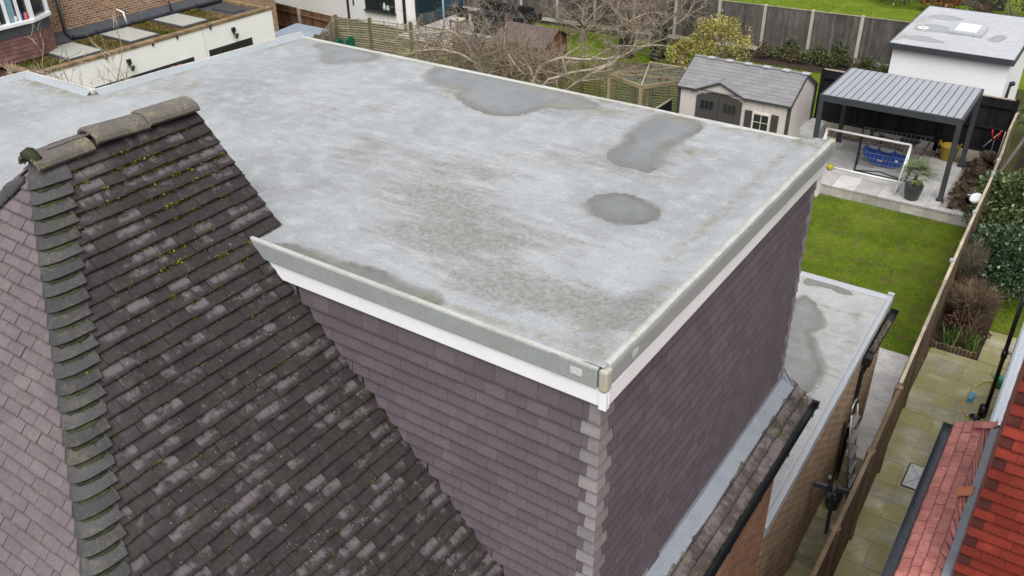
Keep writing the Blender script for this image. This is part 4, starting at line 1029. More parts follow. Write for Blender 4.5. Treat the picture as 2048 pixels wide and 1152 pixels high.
T = thing('potted_palm', 'small fan palm in a dark round pot at the patio edge', 'potted plant', (-3.37, 23.3, PZ))
k = MB(); k.lathe([(0, .0), (.15, 0), (.17, .02), (.225, .30), (.235, .40), (.225, .415), (.205, .40), (.20, .36), (0, .355)], (-3.37, 23.3, PZ), 28); k.build('pot', simple('charcoal_pot', (.055, .06, .062), .45, .4, .08, 4, .05), T, smooth=True)
k = MB(); k.lathe([(.05, 0), (.045, .25), (.03, .3)], (-3.37, 23.3, PZ+.35), 9); k.build('stem', wood_mat('palm_fibre', (.16, .11, .06), (.07, .05, .03)), T)
P, D, RN = [], [], []; vs = []
for f in range(24):
    a = R(0, 2*math.pi); el = R(-.05, 1.3) if f < 21 else R(-.6, -.2); L = R(.22, .38); c0 = V(-3.37, 23.3, PZ+.62); dd = V(math.cos(a)*math.cos(el), math.sin(a)*math.cos(el), math.sin(el)); hub = c0+dd*L
    sdv = dd.cross(V(0, 0, 1)).normalized(); upv = sdv.cross(dd)
    w_ = sdv*.005; vs += [c0-w_, c0+w_, hub+w_, hub-w_]; RN.append(R(.2, .5))
    for q in range(13):
        t = (q/12-.5)*2.5; ld = dd*math.cos(t)+sdv*math.sin(t)-V(0, 0, .18*abs(math.sin(t))); ll = R(.24, .34)*(1-.25*abs(t)/1.25); sw = ld.cross(upv).normalized()*.011
        tip = hub+ld*ll-V(0, 0, .06); mid = hub+ld*ll*.55
        vs += [hub, mid+sw, tip, mid-sw]; RN.append(min(1, max(0, random.gauss(.4 if f < 21 else .95, .2))))
np_mesh('fronds', np.array([tuple(v) for v in vs]), 4, RN, leaf_mat('palm_green', (.05, .08, .02), (.12, .155, .05), (.30, .25, .07)), T)
T = thing('builders_tub', 'yellow flexible tub with handles by the black fence', 'tub', (-3.16, 26.55, PZ))
k = MB(); k.lathe([(0, .0), (.17, 0), (.19, .02), (.245, .40), (.255, .41), (.245, .415), (.235, .40), (.18, .03), (0, .03)], (-3.16, 26.55, PZ), 28); k.build('tub_body', simple('yellow_rubber', (.45, .30, .03), .5, .3, .1, 3, .05), T, smooth=True)
for s_ in (-1, 1): k = MB(); k.tube([V(-3.16+s_*.245, 26.47, PZ+.40), V(-3.16+s_*.28, 26.49, PZ+.50), V(-3.16+s_*.28, 26.61, PZ+.50), V(-3.16+s_*.245, 26.63, PZ+.40)], .016, 8); k.build('handle', MATS['yellow_rubber'], T, smooth=True)
T = thing('fire_bowl', 'dark round fire bowl on a pale log by the black fence', 'fire bowl', (-4.2, 26.35, PZ))
k = MB(); k.lathe([(0, .30), (.16, .31), (.27, .40), (.285, .41), (.26, .385), (.14, .28), (0, .27)], (-4.2, 26.35, PZ), 24); k.build('bowl', simple('rusty_steel', (.045, .035, .03), .7, .3, .3, 8, .2), T, smooth=True)
k = MB(); k.lathe([(0, 0), (.16, 0), (.15, .15), (.16, .28), (0, .28)], (-4.2, 26.35, PZ), 14); k.build('log_base', WPALE, T)
for (x, y, lb) in ((-5.05, 26.72, 'black garden spotlight left of the fence post'), (-3.45, 26.75, 'black garden spotlight beside the fire bowl')):
    T = thing('garden_spotlight', lb, 'spotlight', (x, y, PZ)); k = MB(); k.tube([V(x, y, PZ), V(x, y, PZ+.2)], .012, 6); k.build('spike', BLACK, T)
    k = MB(); k.tube([V(x, y+.05, PZ+.22), V(x, y-.09, PZ+.28)], [.05, .075], 12); k.build('lamp_head', BLACK, T, smooth=True)
BARK = wood_mat('split_log', (.09, .066, .047), (.025, .019, .015), axis=0)
BARK2 = wood_mat('split_log_face', (.20, .145, .095), (.085, .06, .042), axis=0)
protos = []
def log_mesh(i):
    L = R(.20, .30); r = R(.05, .085); n = 7; kk = MB(); half = i % 3
    ring = [(math.cos(2*math.pi*j/n)*r*R(.75, 1.2), math.sin(2*math.pi*j/n)*r*R(.6, 1.0)*(1 if half or math.sin(2*math.pi*j/n) > 0 else .25)) for j in range(n)]
    A = [V(-L/2+R(-.015, .015), y, z) for y, z in ring]; Mi = [V(R(-.03, .03), y*1.08+R(-.012, .012), z*1.05+R(-.012, .012)) for y, z in ring]; B = [V(L/2+R(-.015, .015), y*.95, z*.95) for y, z in ring]
    rr = R(0, 1)
    for j in range(n): kk.face([A[j], A[(j+1) % n], Mi[(j+1) % n], Mi[j]], rr); kk.face([Mi[j], Mi[(j+1) % n], B[(j+1) % n], B[j]], rr)
    kk.face(A, 1.); kk.face(B, 1.)
    o = kk.build('firewood_log', BARK2 if i % 5 == 0 else BARK, None, bevel=.006); return o
heap = 'brown split logs in the firewood heap under the fence'
for i in range(8): protos.append(log_mesh(i))
first = [True]*8; cnt = 0
for layer in range(5):
    for q in range(int(64-layer*9)):
        i = cnt % 8; cnt += 1
        x = R(-2.52+layer*.09, -1.95); y = R(23.34+layer*.10, 26.55-layer*.15); z = PZ+.05+layer*.115+R(-.02, .03)
        if y > 25.2: z += .05*layer
        o = protos[i] if first[i] else protos[i].copy()
        if not first[i]: COL.objects.link(o)
        first[i] = False
        o.location = (x, y, z); o.rotation_euler = (R(-.5, .5), R(-.3, .3), R(-1.6, 1.6)); tag(o, 'split log lying in the dark firewood heap beside the fence', 'log', heap)
for (p, q, r, lb) in (((-2.35, 26.7, PZ+.5), (-2.0, 26.85, PZ+1.0), .014, 'thin pale stick standing at the back of the firewood'), ((-1.85, 25.3, PZ+.3), (-1.82, 25.5, PZ+1.45), .016, 'upright grey stick leaning on the fence by the firewood')):
    o = t1([p, q], r, 'stick', WPALE); tag(o, lb, 'stick')
T = thing('garden_shears', 'red handled garden shears stuck upright behind the firewood', 'shears', (-2.05, 26.4, PZ))
RED = simple('red_plastic', (.45, .012, .02), .4)
for s_ in (-1, 1): k = MB(); k.tube([V(-2.1+s_*.03, 26.4, PZ+.85), V(-2.1+s_*.09, 26.4, PZ+1.02), V(-2.1+s_*.10, 26.4, PZ+1.14)], .022, 8); k.build('handle', RED, T, smooth=True)
k = MB(); k.bar((-2.1, 26.4, PZ+.45), (-2.1, 26.4, PZ+.86), .03, .01); k.build('blade', simple('steel', (.3, .3, .3), .4), T)
T = thing('white_lantern', 'round white lamp fixed to the fence above the firewood', 'lamp', (-1.70, 21.76, 1.35))
k = MB(); k.tube([V(-1.75, 21.80, 1.30), V(-1.755, 21.77, 1.345), V(-1.76, 21.755, 1.37), V(-1.765, 21.745, 1.39), V(-1.767, 21.742, 1.395)], [.06, .15, .15, .12, .10], 22); k.build('lamp_body', WHITE, T, smooth=True)
k = MB(); k.tube([V(-1.87, 21.70, 1.42), V(-1.95, 21.69, 1.42)], .03, 8); k.build('bracket_arm', simple('galvanised', (.3, .34, .38)), T)
T = thing('covered_barbecue', 'barbecue under a crumpled grey cover between shed and pergola', 'barbecue', (-6.62, 24.6, PZ))
k = MB(); n = 10; rings = []
for zi, (z, s_) in enumerate(((0, 1.06), (.25, 1.02), (.5, .98), (.78, .97), (.90, .92), (.93, .6), (.935, .0))):
    ring = []
    for j in range(28):
        t = 2*math.pi*j/28; c, s2 = math.cos(t), math.sin(t); e = .5
        x = math.copysign(abs(c)**e, c)*.30*s_; y = math.copysign(abs(s2)**e, s2)*.62*s_
        f = 1+.09*mn.noise(V(c*2.2, s2*2.2, z*1.2))*(1.2-z*.6)
        ring.append(V(-6.60+x*f, 24.75+y*f, PZ+z+.04*mn.noise(V(c*1.5, s2*1.5+3, z))))
    rings.append(ring)
for a, b in zip(rings[:-1], rings[1:]):
    for j in range(28): k.face([a[j], a[(j+1) % 28], b[(j+1) % 28], b[j]], .5)
k.build('cover', tile_mat('grey_cover', (.47, .47, .455), .02, lichen=.35, stain=.2, stainc=(.3, .3, .26)), T, smooth=True)
T = thing('yellow_toy', 'small yellow ball on the patio beside the big roof corner', 'ball', (-5.72, 24.0, PZ))
k = MB(); k.lathe([(0, 0), (.06, .02), (.09, .09), (.06, .16), (0, .18)], (-5.72, 24.0, PZ), 14); k.build('ball', simple('dull_yellow', (.40, .33, .03), .6), T, smooth=True)
# ------------------------------------------------------------------ garden room behind the black fence
T = thing('garden_office', 'white rendered garden room with grey flat roof and skylight', 'garden room', (-4.05, 31.2, 0))
k = MB(); k.box((-5.66, 28.75, 0), (-2.42, 33.65, 2.58), .5); k.build('wall', RENDERC, T)
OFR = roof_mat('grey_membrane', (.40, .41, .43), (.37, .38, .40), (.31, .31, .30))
roof_sheet('roof', [(-5.78, 28.57), (-2.33, 28.57), (-2.33, 33.8), (-5.78, 33.8)], 2.76, .05, OFR, T,
           [[(-5.6, 31.0), (-5.1, 31.5), (-4.5, 31.2), (-4.3, 30.6), (-4.9, 30.5), (-5.5, 30.3)], [(-5.65, 29.4), (-5.1, 30.0), (-4.6, 29.6), (-4.3, 29.5), (-4.5, 29.25), (-5.3, 29.2)], [(-5.6, 32.4), (-5.0, 32.9), (-4.4, 32.6), (-4.5, 32.2), (-5.2, 32.1)], [(-3.4, 30.2), (-2.98, 30.3), (-2.9, 31.1), (-3.2, 31.3)]],
           [(-5.5, 29.9, .2, .5, 0, .5)], [(-5.7, 29.1, -5.6, 29.7, .14, 1.), (-5.6, 31.4, -5.5, 32.1, .17, 1.)], .003)
k = MB()
for a, b in (((-5.80, 28.55, 2.6), (-2.31, 28.59, 2.772)), ((-5.80, 33.79, 2.6), (-2.31, 33.83, 2.772)), ((-5.80, 28.59, 2.6), (-5.765, 33.79, 2.772)), ((-2.345, 28.59, 2.6), (-2.31, 33.79, 2.772))): k.box(a, b, .5)
k.build('fascia', ANTH, T)
b1((-4.55, 30.55, 2.77), (-3.55, 31.75, 2.86), 'skylight', simple('skylight_frame', (.38, .39, .42), .4, .5), T, .01)
b1((-4.36, 30.68, 2.862), (-3.74, 31.62, 2.872), 'skylight_pane', glass_mat('bright_pane', (.72, .75, .76), .15), bpy.data.objects['skylight'])
k = MB(); k.lathe([(.10, 0), (.17, 0), (.17, .025), (.10, .03), (.09, .01)], (-5.30, 30.75, 2.765), 20); k.build('roof_outlet', WHITE, T, smooth=True)
k = MB(); k.tube([V(-5.82, 28.9, 2.62), V(-5.82, 33., 2.62)], .05, 8); k.build('gutter', BLACK, T, smooth=True)
k = MB(); k.tube([V(-2.36, 29.4, 1.2), V(-2.33, 29.4, 1.9)], .04, 8); k.tube([V(-2.33, 29.4, 1.85), V(-2.25, 29.35, 1.9)], .07, 8); k.build('wall_light', BLACK, T, smooth=True)

# ------------------------------------------------------------------ aviary
T = thing('garden_aviary', 'timber framed aviary with a mesh roof behind the big flat roof, left of the shed', 'aviary', (-11.6, 24.0, 0))
AW = wood_mat('aviary_timber', (.40, .33, .21), (.22, .175, .11), green=.25)
hx = [(-12.55, 23.55), (-12.05, 25.25), (-10.9, 25.35), (-10.35, 24.3), (-11.25, 23.1)]
z = 1.95
k = MB()
for i, (x, y) in enumerate(hx):
    x2, y2 = hx[(i+1) % 5]; k.bar((x, y, z), (x2, y2, z), .07, .11)
for i, j in ((4, 1), (0, 2), (0, 3)): k.bar((*hx[i], z+.06), (*hx[j], z+.06), .04, .045)
k.build('roof_frame', AW, T)
for (x, y) in hx: b1((x-.05, y-.05, 0), (x+.05, y+.05, z-.05), 'post', AW, T)
MESH = simple('grey_wire', (.17, .17, .165), .6)
k = MB()
def inpoly(x, y): return sdist(np.array([x]), np.array([y]), hx)[0] > 0
for ax in (0, 1):
    for t in np.arange(0, 2.6, .075):
        run = None
        pts_ = np.linspace(0, 2.6, 60)
        ins = [inpoly(-12.7+(t if ax == 0 else u), 22.9+(u if ax == 0 else t)) for u in pts_]
        if any(ins):
            i0, i1 = ins.index(True), len(ins)-1-ins[::-1].index(True)
            A = (-12.7+(t if ax == 0 else pts_[i0]), 22.9+(pts_[i0] if ax == 0 else t), z+.035); B = (-12.7+(t if ax == 0 else pts_[i1]), 22.9+(pts_[i1] if ax == 0 else t), z+.035)
            k.tube([A, B], .004, 3, cap=False)
for i in range(5):
    (x, y), (x2, y2) = hx[i], hx[(i+1) % 5]
    for t in np.arange(.05, 1, .06): k.tube([V(x+(x2-x)*t, y+(y2-y)*t, .05), V(x+(x2-x)*t, y+(y2-y)*t, z-.05)], .003, 3, cap=False)
    for zz in np.arange(.1, 1.9, .1): k.tube([V(x, y, zz), V(x2, y2, zz)], .003, 3, cap=False)
k.build('wire_mesh', MESH, T)
P = np.array([[R(-12.3, -10.8), R(23.6, 25.2), z+.05] for _ in range(700)]); P = P[[inpoly(p[0], p[1]) and mn.noise(V(p[0]*2.2, p[1]*2.2, 0)) > .05 for p in P]]
np_mesh('fallen_leaves', leaf_quads(P, rng.normal(size=P.shape)*np.array([1, 1, .3]), .06, .7), 4, rng.uniform(0, 1, len(P)), leaf_mat('brown_leaves', (.035, .022, .015), (.10, .06, .035), (.16, .11, .06), .8), T)
T = thing('covered_chair', 'dark red cover over something round, between aviary and black fence', 'garden cover', (-11.0, 22.9, 0))
k = MB(); k.lathe([(.42, 0), (.44, .4), (.46, .9), (.40, 1.2), (.26, 1.36), (0, 1.40)], (-11.0, 22.7, 0), 22)
k.v = [(x+.05*mn.noise(V(x*2, y*2, z_*2)), y+.05*mn.noise(V(x*2+5, y*2, z_*2)), z_) for x, y, z_ in k.v]; k.build('cover', simple('maroon_cover', (.17, .075, .07), .6, .3, .25, 4, .3), T, smooth=True)

# ------------------------------------------------------------------ bare trees
BT = wood_mat('grey_bark', (.47, .41, .33), (.26, .22, .17), green=.15, scale=2)
BT2 = wood_mat('brown_twig_bark', (.30, .245, .19), (.16, .125, .095), scale=2)
IVY = leaf_mat('ivy', (.012, .022, .008), (.03, .05, .015), (.07, .09, .03))
def bare(kt, kb, p, d, L, r, depth, curl, droop, spread, seg=5, side=None, kids=(3, 5)):
    """recursive crooked branch; thick wood into kt, twigs into kb"""
    pts, rad = [V(*p)], [r]; d = V(*d).normalized(); c = V(R(-1, 1), R(-1, 1), R(-.4, .4))*curl
    for i in range(seg):
        d = (d+c*.25+V(R(-1, 1), R(-1, 1), R(-1, 1))*.20*curl*2-V(0, 0, droop*(i/seg))).normalized()
        pts.append(pts[-1]+d*(L/seg)); rad.append(r*(1-.62*(i+1)/seg))
    (kt if r > .022 else kb).tube(pts, rad, 6 if r > .022 else (4 if r > .008 else 3), cap=False)
    if depth <= 0: return
    for q in range(random.randint(*kids)):
        t = R(.3, 1.); i = min(seg-1, int(t*seg)); b = pts[i].lerp(pts[i+1], t*seg-i)
        nd = (pts[i+1]-pts[i]).normalized()+V(R(-1, 1), R(-1, 1), R(-.5, .9))*spread
        bare(kt, kb, b, nd, L*R(.5, .78), max(.0055, rad[i]*R(.45, .65)), depth-1, curl, droop, spread, max(3, seg-1), None, kids)
# the crooked tree whose long pale limbs sweep over the slatted fence
T = thing('bare_tree', 'crooked leafless tree with pale arching limbs sweeping right, in front of the slatted fences', 'tree', (-15.4, 23.6, 0))
kt, kb = MB(), MB()
random.seed(11)
kt.tube([V(-15.4, 23.6, 0), V(-15.45, 23.6, .7), V(-15.4, 23.65, 1.25)], [.12, .10, .09], 8, cap=False)
kt.tube([V(-14.6, 23.4, 0), V(-14.5, 23.4, .6), V(-14.1, 23.5, 1.2)], [.10, .085, .075], 8, cap=False)
limbs = [
 ([(-15.4, 23.65, 1.25), (-15.2, 23.7, 1.75), (-14.5, 23.9, 2.1), (-13.5, 24.1, 2.15), (-12.6, 24.2, 2.3)], .075),
 ([(-15.2, 23.6, .9), (-14.8, 23.6, 1.4), (-14.0, 23.7, 1.75), (-13.0, 24.0, 2.05), (-12.2, 24.3, 2.55), (-11.8, 24.4, 2.75)], .07),
 ([(-14.1, 23.5, 1.2), (-13.6, 23.6, 1.6), (-12.9, 23.8, 2.05), (-12.2, 24.0, 2.6), (-11.9, 24.1, 3.0)], .06),
 ([(-14.5, 23.4, .6), (-14.3, 23.3, 1.1), (-13.7, 23.3, 1.5), (-13.2, 23.4, 1.9), (-12.4, 23.5, 2.2)], .05),
 ([(-15.4, 23.65, 1.25), (-15.6, 23.8, 1.6), (-16.4, 24.0, 1.75), (-17.2, 24.2, 1.85), (-18., 24.2, 2.0)], .06),
 ([(-16.5, 22.9, .2), (-16.9, 23.2, .9), (-17.5, 23.5, 1.5), (-18.0, 23.6, 2.1), (-18.6, 23.6, 2.4), (-19.3, 23.5, 2.3)], .085),
 ([(-17.5, 23.5, 1.5), (-18.2, 23.4, 1.75), (-19.0, 23.2, 1.85), (-19.8, 23.0, 1.7), (-20.2, 22.9, 1.3)], .07),
 ([(-17.0, 23.2, 1.0), (-17.3, 23.2, 1.9), (-17.1, 23.3, 2.5), (-16.7, 23.4, 3.2)], .045),
 ([(-15.4, 23.65, 1.2), (-15.9, 23.4, 1.7), (-16.3, 23.3, 2.3), (-16.2, 23.3, 3.1)], .04),
 ([(-16.2, 23.0, .5), (-16.8, 22.8, .9), (-17.8, 22.7, 1.1), (-18.8, 22.6, 1.15)], .06)]
for pts, r in limbs:
    P_ = [V(*p) for p in pts]; fine = [P_[0]]
    for a, b in zip(P_[:-1], P_[1:]):
        for t in (.33, .66, 1.): fine.append(a.lerp(b, t)+V(R(-.03, .03), R(-.03, .03), R(-.03, .03)))
    kt.tube(fine, [r*.8*(1-.6*i/len(fine)) for i in range(len(fine))], 7, cap=False)
    for q in range(9):
        i = random.randint(2, len(fine)-2); nd = (fine[i+1]-fine[i]).normalized()*.6+V(R(-1, 1), R(-1, 1), R(-.5, .9))
        bare(kt, kb, fine[i], nd, R(.6, 1.2), r*R(.25, .42), 3, .45, .10, .9, 5, None, (2, 4))
for q in range(330):
    b = V(R(-20.3, -15.2), R(22.9, 24.6), R(.3, 2.0)); bare(kt, kb, b, (R(-1, 1), R(-1, 1), R(-.1, .7)), R(.5, 1.3), R(.010, .022), 2, .6, .12, .9, 5, None, (2, 3))
for q in range(26):
    b = V(R(-20., -13), R(23., 24.6), R(1.5, 2.1)); bare(kt, kb, b, (R(-.25, .25), R(-.2, .2), 1), R(.7, 1.3), R(.006, .011), 1, .25, .0, .5, 6, None, (1, 3))
kt.build('trunk', BT, T, smooth=True); kb.build('twigs', BT2, T)
def wild_tree(x, y, h, lab, sd_, ivy=True, name='bare_tree', grp=None):
    random.seed(sd_); T = thing(name, lab, 'tree', (x, y, 0), grp); kt, kb = MB(), MB()
    tr = [V(x, y, 0), V(x+.05, y, h*.22), V(x-.02, y+.05, h*.42)]; kt.tube(tr, [.17, .14, .12], 8, cap=False)
    for q in range(9):
        a = 2*math.pi*q/9+R(-.3, .3); bare(kt, kb, tr[2]+V(0, 0, R(-.25, .1)), (math.cos(a), math.sin(a), R(.15, 1.0)), R(1.0, 1.8), R(.04, .065), 5, .5, .16, .85, 5, None, (2, 4))
    kt.build('trunk', BT2, T, smooth=True); kb.build('twigs', BT2, T)
    if ivy:
        n = 1500; zz = rng.uniform(0, h*.45, n); a = rng.uniform(0, 2*math.pi, n); rr = .17+rng.uniform(0, .10, n)
        P = np.stack([x+np.cos(a)*rr, y+np.sin(a)*rr, zz], -1); np_mesh('ivy', leaf_quads(P, np.stack([np.cos(a), np.sin(a), -.4+0*a], -1), .08, .8), 4, rng.uniform(0, 1, n), IVY, T)
wild_tree(-16.0, 31.3, 3.0, 'bushy leafless tree with ivy on its trunk, left of two by the grey fence', 3)
wild_tree(-14.75, 31.55, 3.0, 'bushy leafless tree with ivy on its trunk, nearest the golden shrub', 5)
wild_tree(-18.6, 32.3, 1.3, 'dark leafless bush against the grey fence, behind the arching tree', 8, False, 'bare_shrub')
random.seed(5)
# thin bare shrub in the gap beside the left neighbour's white wall
T = thing('bare_shrub', 'thin leafless shrub rising beside the white wall at the left', 'shrub', (-16.5, 8.7, 0)); kt, kb = MB(), MB()
for q in range(16):
    b = V(-16.5+R(-.3, .3), 8.7+R(-.3, .3), 0); tip = V(-16.4+R(-1.1, 1.1), 8.9+R(-.9, 1.1), R(4.2, 5.8))
    pts = [b.lerp(tip, t)+V(R(-.08, .08), R(-.08, .08), 0)+V(0, 0, .5*math.sin(t*math.pi)) for t in (0, .25, .5, .65, .8, .92, 1.)]
    kt.tube(pts, [.035, .03, .024, .02, .015, .011, .007], 5, cap=False)
    for s_ in range(5):
        i = random.randint(3, 5); bare(kt, kb, pts[i], (pts[i+1]-pts[i]).normalized()+V(R(-1, 1), R(-1, 1), R(-.2, .6))*.8, R(.35, .75), .009, 2, .5, .02, .7, 5, None, (2, 3))
kt.build('stems', BT, T, smooth=True); kb.build('twigs', BT, T)

# ------------------------------------------------------------------ shrubs and border plants
GOLD = leaf_mat('golden_leaves', (.15, .14, .03), (.33, .29, .08), (.50, .42, .18))
EVER = leaf_mat('evergreen_leaves', (.012, .034, .014), (.045, .085, .035), (.16, .20, .12), .35, .5)
EVERY = leaf_mat('variegated_leaves', (.022, .052, .016), (.085, .13, .04), (.24, .27, .11), .35, .5)
MIXG = leaf_mat('border_leaves', (.03, .045, .014), (.075, .10, .03), (.20, .16, .09))
BRN = leaf_mat('brown_dry_leaves', (.05, .032, .02), (.12, .085, .05), (.24, .18, .10), .8)
def shrub(name, lab, c, rad, n, size, mat, cat='shrub', group=None, **kw):
    T = thing(name, lab, cat, (c[0], c[1], 0), group)
    k = MB()
    for q in range(7): k.tube([V(c[0]+R(-.06, .06), c[1]+R(-.06, .06), 0), V(c[0]+R(-.4, .4)*rad[0], c[1]+R(-.4, .4)*rad[1], c[2]), V(c[0]+R(-.7, .7)*rad[0], c[1]+R(-.7, .7)*rad[1], c[2]+rad[2]*.6)], [.03, .02, .01], 5)
    k.build('stems', BT2, T); leaf_clump(c, rad, n, size, 'foliage', mat, T, **kw); return T
shrub('golden_shrub', 'rounded golden yellow shrub behind the beige shed', (-12.3, 31.6, .95), (1.2, 1.2, 1.0), 4800, .08, GOLD, lumps=60, lump=.30)
shrub('golden_shrub', 'low pale flowering shrub at the left foot of the golden shrub', (-13.7, 31.2, .45), (.55, .55, .5), 1300, .09, GOLD, lumps=16, lump=.4)
shrub('evergreen_shrub', 'big variegated evergreen shrub beside the firewood fence', (-.72, 22.6, .88), (1.0, 1.2, .88), 12000, .085, EVERY, lumps=42, lump=.40)
shrub('evergreen_shrub', 'dark green evergreen shrub with a red spot, nearer the path', (-.72, 19.9, .72), (.74, 1.0, .70), 9500, .08, EVER, lumps=36, lump=.40)
T = bpy.data.objects['evergreen_shrub.001']
P = np.array([[-.45+R(-.08, .08), 20.2+R(-.08, .08), 1.38+R(-.05, .05)] for _ in range(26)]); np_mesh('red_leaves', leaf_quads(P, rng.normal(size=P.shape)+np.array([0, -.5, 1]), .06), 4, rng.uniform(0, 1, 26), leaf_mat('red_leaf', (.25, .01, .01), (.4, .02, .02)), T)
def twiggy(name, lab, c, rad, n, mat, L=(.5, .9), r=.006, up=.6):
    T = thing(name, lab, 'shrub', (c[0], c[1], 0)); k = MB()
    for q in range(n):
        a = R(0, 2*math.pi); b = V(c[0]+R(-.3, .3)*rad[0], c[1]+R(-.3, .3)*rad[1], 0); tip = V(c[0]+math.cos(a)*rad[0]*R(.3, 1), c[1]+math.sin(a)*rad[1]*R(.3, 1), rad[2]*R(.55, 1))
        md = b.lerp(tip, .55)+V(R(-.06, .06), R(-.06, .06), R(.05, .2)); k.tube([b, b.lerp(md, .5)+V(R(-.03, .03), R(-.03, .03), .04), md, md.lerp(tip, .5)+V(R(-.05, .05), R(-.05, .05), R(0, .05)), tip], [r, r*.9, r*.75, r*.6, r*.4], 3, cap=False)
        for s_ in range(3): e = tip+V(R(-.12, .12), R(-.12, .12), R(-.12, .08)); k.tube([md.lerp(tip, R(.1, .8)), e], [r*.5, r*.3], 3, cap=False)
    k.build('stems', mat, T); return T
TW1 = leaf_mat('dry_stem', (.075, .048, .03), (.145, .10, .062), (.22, .165, .105), .8); TW2 = leaf_mat('grey_stem', (.065, .055, .035), (.12, .105, .07), (.19, .17, .11), .8)
twiggy('twiggy_shrub', 'brown dry twiggy bush between path and evergreen shrubs', (-1.0, 18.3, 0), (.55, .62, .95), 620, TW1)
twiggy('twiggy_shrub', 'tall grey twiggy stems leaning on the garden fence', (-1.28, 19.2, 0), (.28, .8, 1.35), 330, TW2)
shrub('low_shrub', 'low dark red brown plant under the dry bush', (-1.0, 17.65, .25), (.42, .35, .3), 1100, .06, leaf_mat('dark_red_brown_leaf', (.03, .015, .012), (.075, .035, .025), (.12, .07, .04)), lumps=12, lump=.5)
def iris(c, n, lab):
    T = thing('iris_clump', lab, 'plant', (c[0], c[1], 0)); vs, RN = [], []
    for q in range(n):
        b = V(c[0]+R(-.10, .10), c[1]+R(-.09, .09), .02); d = V(R(-.22, .22), R(-.22, .22), 1); L = R(.32, .6); s_ = V(R(-1, 1), R(-1, 1), 0).normalized()*.013
        m_ = b+d*L*.5; t = b+d*L+V(d.x, d.y, 0)*.25; vs += [b-s_, b+s_, m_+s_, m_-s_, m_-s_, m_+s_, t, t]; RN += [R(0, 1)]*2
    np_mesh('leaves', np.array([tuple(v) for v in vs]), 4, RN, leaf_mat('iris_green', (.06, .12, .02), (.13, .22, .05), (.30, .28, .12)), T)
iris((-1.14, 17.25), 46, 'green sword leaved clump at the bed edge, nearest the fence'); iris((-.74, 17.2), 42, 'green sword leaved clump at the bed corner, nearest the slabs')
for q in range(7):
    T = thing('dead_stalk', 'dry brown leaning stalk in the bed behind the sword leaved clumps', 'plant', (-.95+R(-.2, .2), 17.35+R(0, .2), 0), 'dry stalks by the bed edge'); b = T.location
    k = MB(); k.tube([b, b+V(R(-.1, .1), R(-.1, .1), .4), b+V(R(-.3, .3), R(-.3, .2), R(.6, .85))], [.012, .011, .006], 4); k.build('stalk', TW1, T)
T = thing('log_edging', 'half round log edging along the planted bed', 'edging', (-1.0, 17.0, 0)); k = MB()
x = -1.42
while x < -.58: k.tube([V(x, 17.03, 0), V(x, 17.03, R(.14, .18))], .035, 8); x += .072
k.build('logs', WBROWN, T)
blist = [(-10.9, 34.05, .5, .55), (-10.2, 34.15, .35, .4), (-9.6, 34.1, .5, .62), (-8.95, 34.2, .4, .42), (-8.4, 34.2, .45, .5), (-7.8, 34.25, .4, .4), (-7.3, 34.25, .55, .5), (-6.7, 34.2, .4, .45), (-6.25, 34.1, .35, .5), (-11.5, 33.95, .4, .5), (-10.5, 34.5, .35, .8), (-8.7, 34.6, .35, .85), (-9.3, 34.5, .3, .7)]
for i, (x, y, r_, h) in enumerate(blist):
    T = thing('border_plant', 'small mixed border plant at the foot of the grey fence', 'plant', (x, y, 0), 'low plants along the foot of the grey fence')
    leaf_clump((x, y, h*.45), (r_, r_*.8, h*.55), 650, .075, 'foliage', (MIXG, BRN, MIXG, MIXG)[i % 4], T, lumps=12, lump=.5, shell=.4)
for (x, y, r_, h, lb, mt) in ((-8.9, 45.6, 1.4, 1.3, 'dark evergreen hedge at the far end of the bright lawn', EVER), (-11.5, 46.2, 1.5, 1.2, 'dark purple brown bush beside the far hedge', leaf_mat('purple_leaf', (.03, .018, .022), (.06, .035, .04), (.09, .06, .05))),
                      (-7.2, 45.0, .8, .9, 'orange leaved bush behind the garden room', leaf_mat('orange_leaf', (.10, .05, .02), (.25, .11, .05), (.30, .22, .06))), (-4.2, 44.6, 1.6, 1.8, 'big mixed green bush behind the garden room, at the upper right', MIXG), (-5.4, 44.2, .6, .8, 'dry brown bush behind the garden room', BRN),
                      (-6.1, 43.9, .3, .4, 'small bright green plant behind the garden room', leaf_mat('lime_leaf', (.10, .22, .02), (.2, .38, .04))), (-2.2, 43.5, 1.3, 1.2, 'brown green bush at the far upper right corner', BRN)):
    shrub('far_bush', lb, (x, y, h*.5), (r_, r_*.9, h*.6), 2600 if r_ > .7 else 700, .11, mt, lumps=20, lump=.45)
T = thing('raised_planter', 'grey timber planter box behind the garden room', 'planter', (-7, 46.5, 0)); b1((-9.2, 46.6, 0), (-5.9, 47.2, .7), 'side', WGREY, T); b1((-5.85, 46.4, 0), (-4.8, 47.2, 1.0), 'end_box', ANTH, T)
for (x, y, r_, h, lb, mt) in ((-.95, 27.6, .6, 1.5, 'loose green yellow shrub behind the fence end, at the right edge', GOLD), (-.3, 26.3, .7, 1.2, 'dark shrub beside the black fence end', MIXG), (-1.2, 29.6, .7, 1.6, 'straggly shrub beside the garden room wall', MIXG), (-.9, 25.2, .35, .5, 'small dark plant on bare soil by the firewood fence', EVER)):
    shrub('side_shrub', lb, (x, y, h*.55), (r_, r_, h*.5), 1600, .08, mt, lumps=16, lump=.42, shell=.4)
T = thing('timber_rail', 'grey timber rail with a black cap along the fence by the firewood', 'rail', (-1.35, 24.5, 1.4)); k = MB(); k.bar((-1.55, 22.9, 1.45), (-1.33, 26.0, 1.62), .07, .09); k.build('rail', WGREY, T); b1((-1.39, 25.95, 1.55), (-1.27, 26.25, 1.72), 'end_cap', BLACK, T)
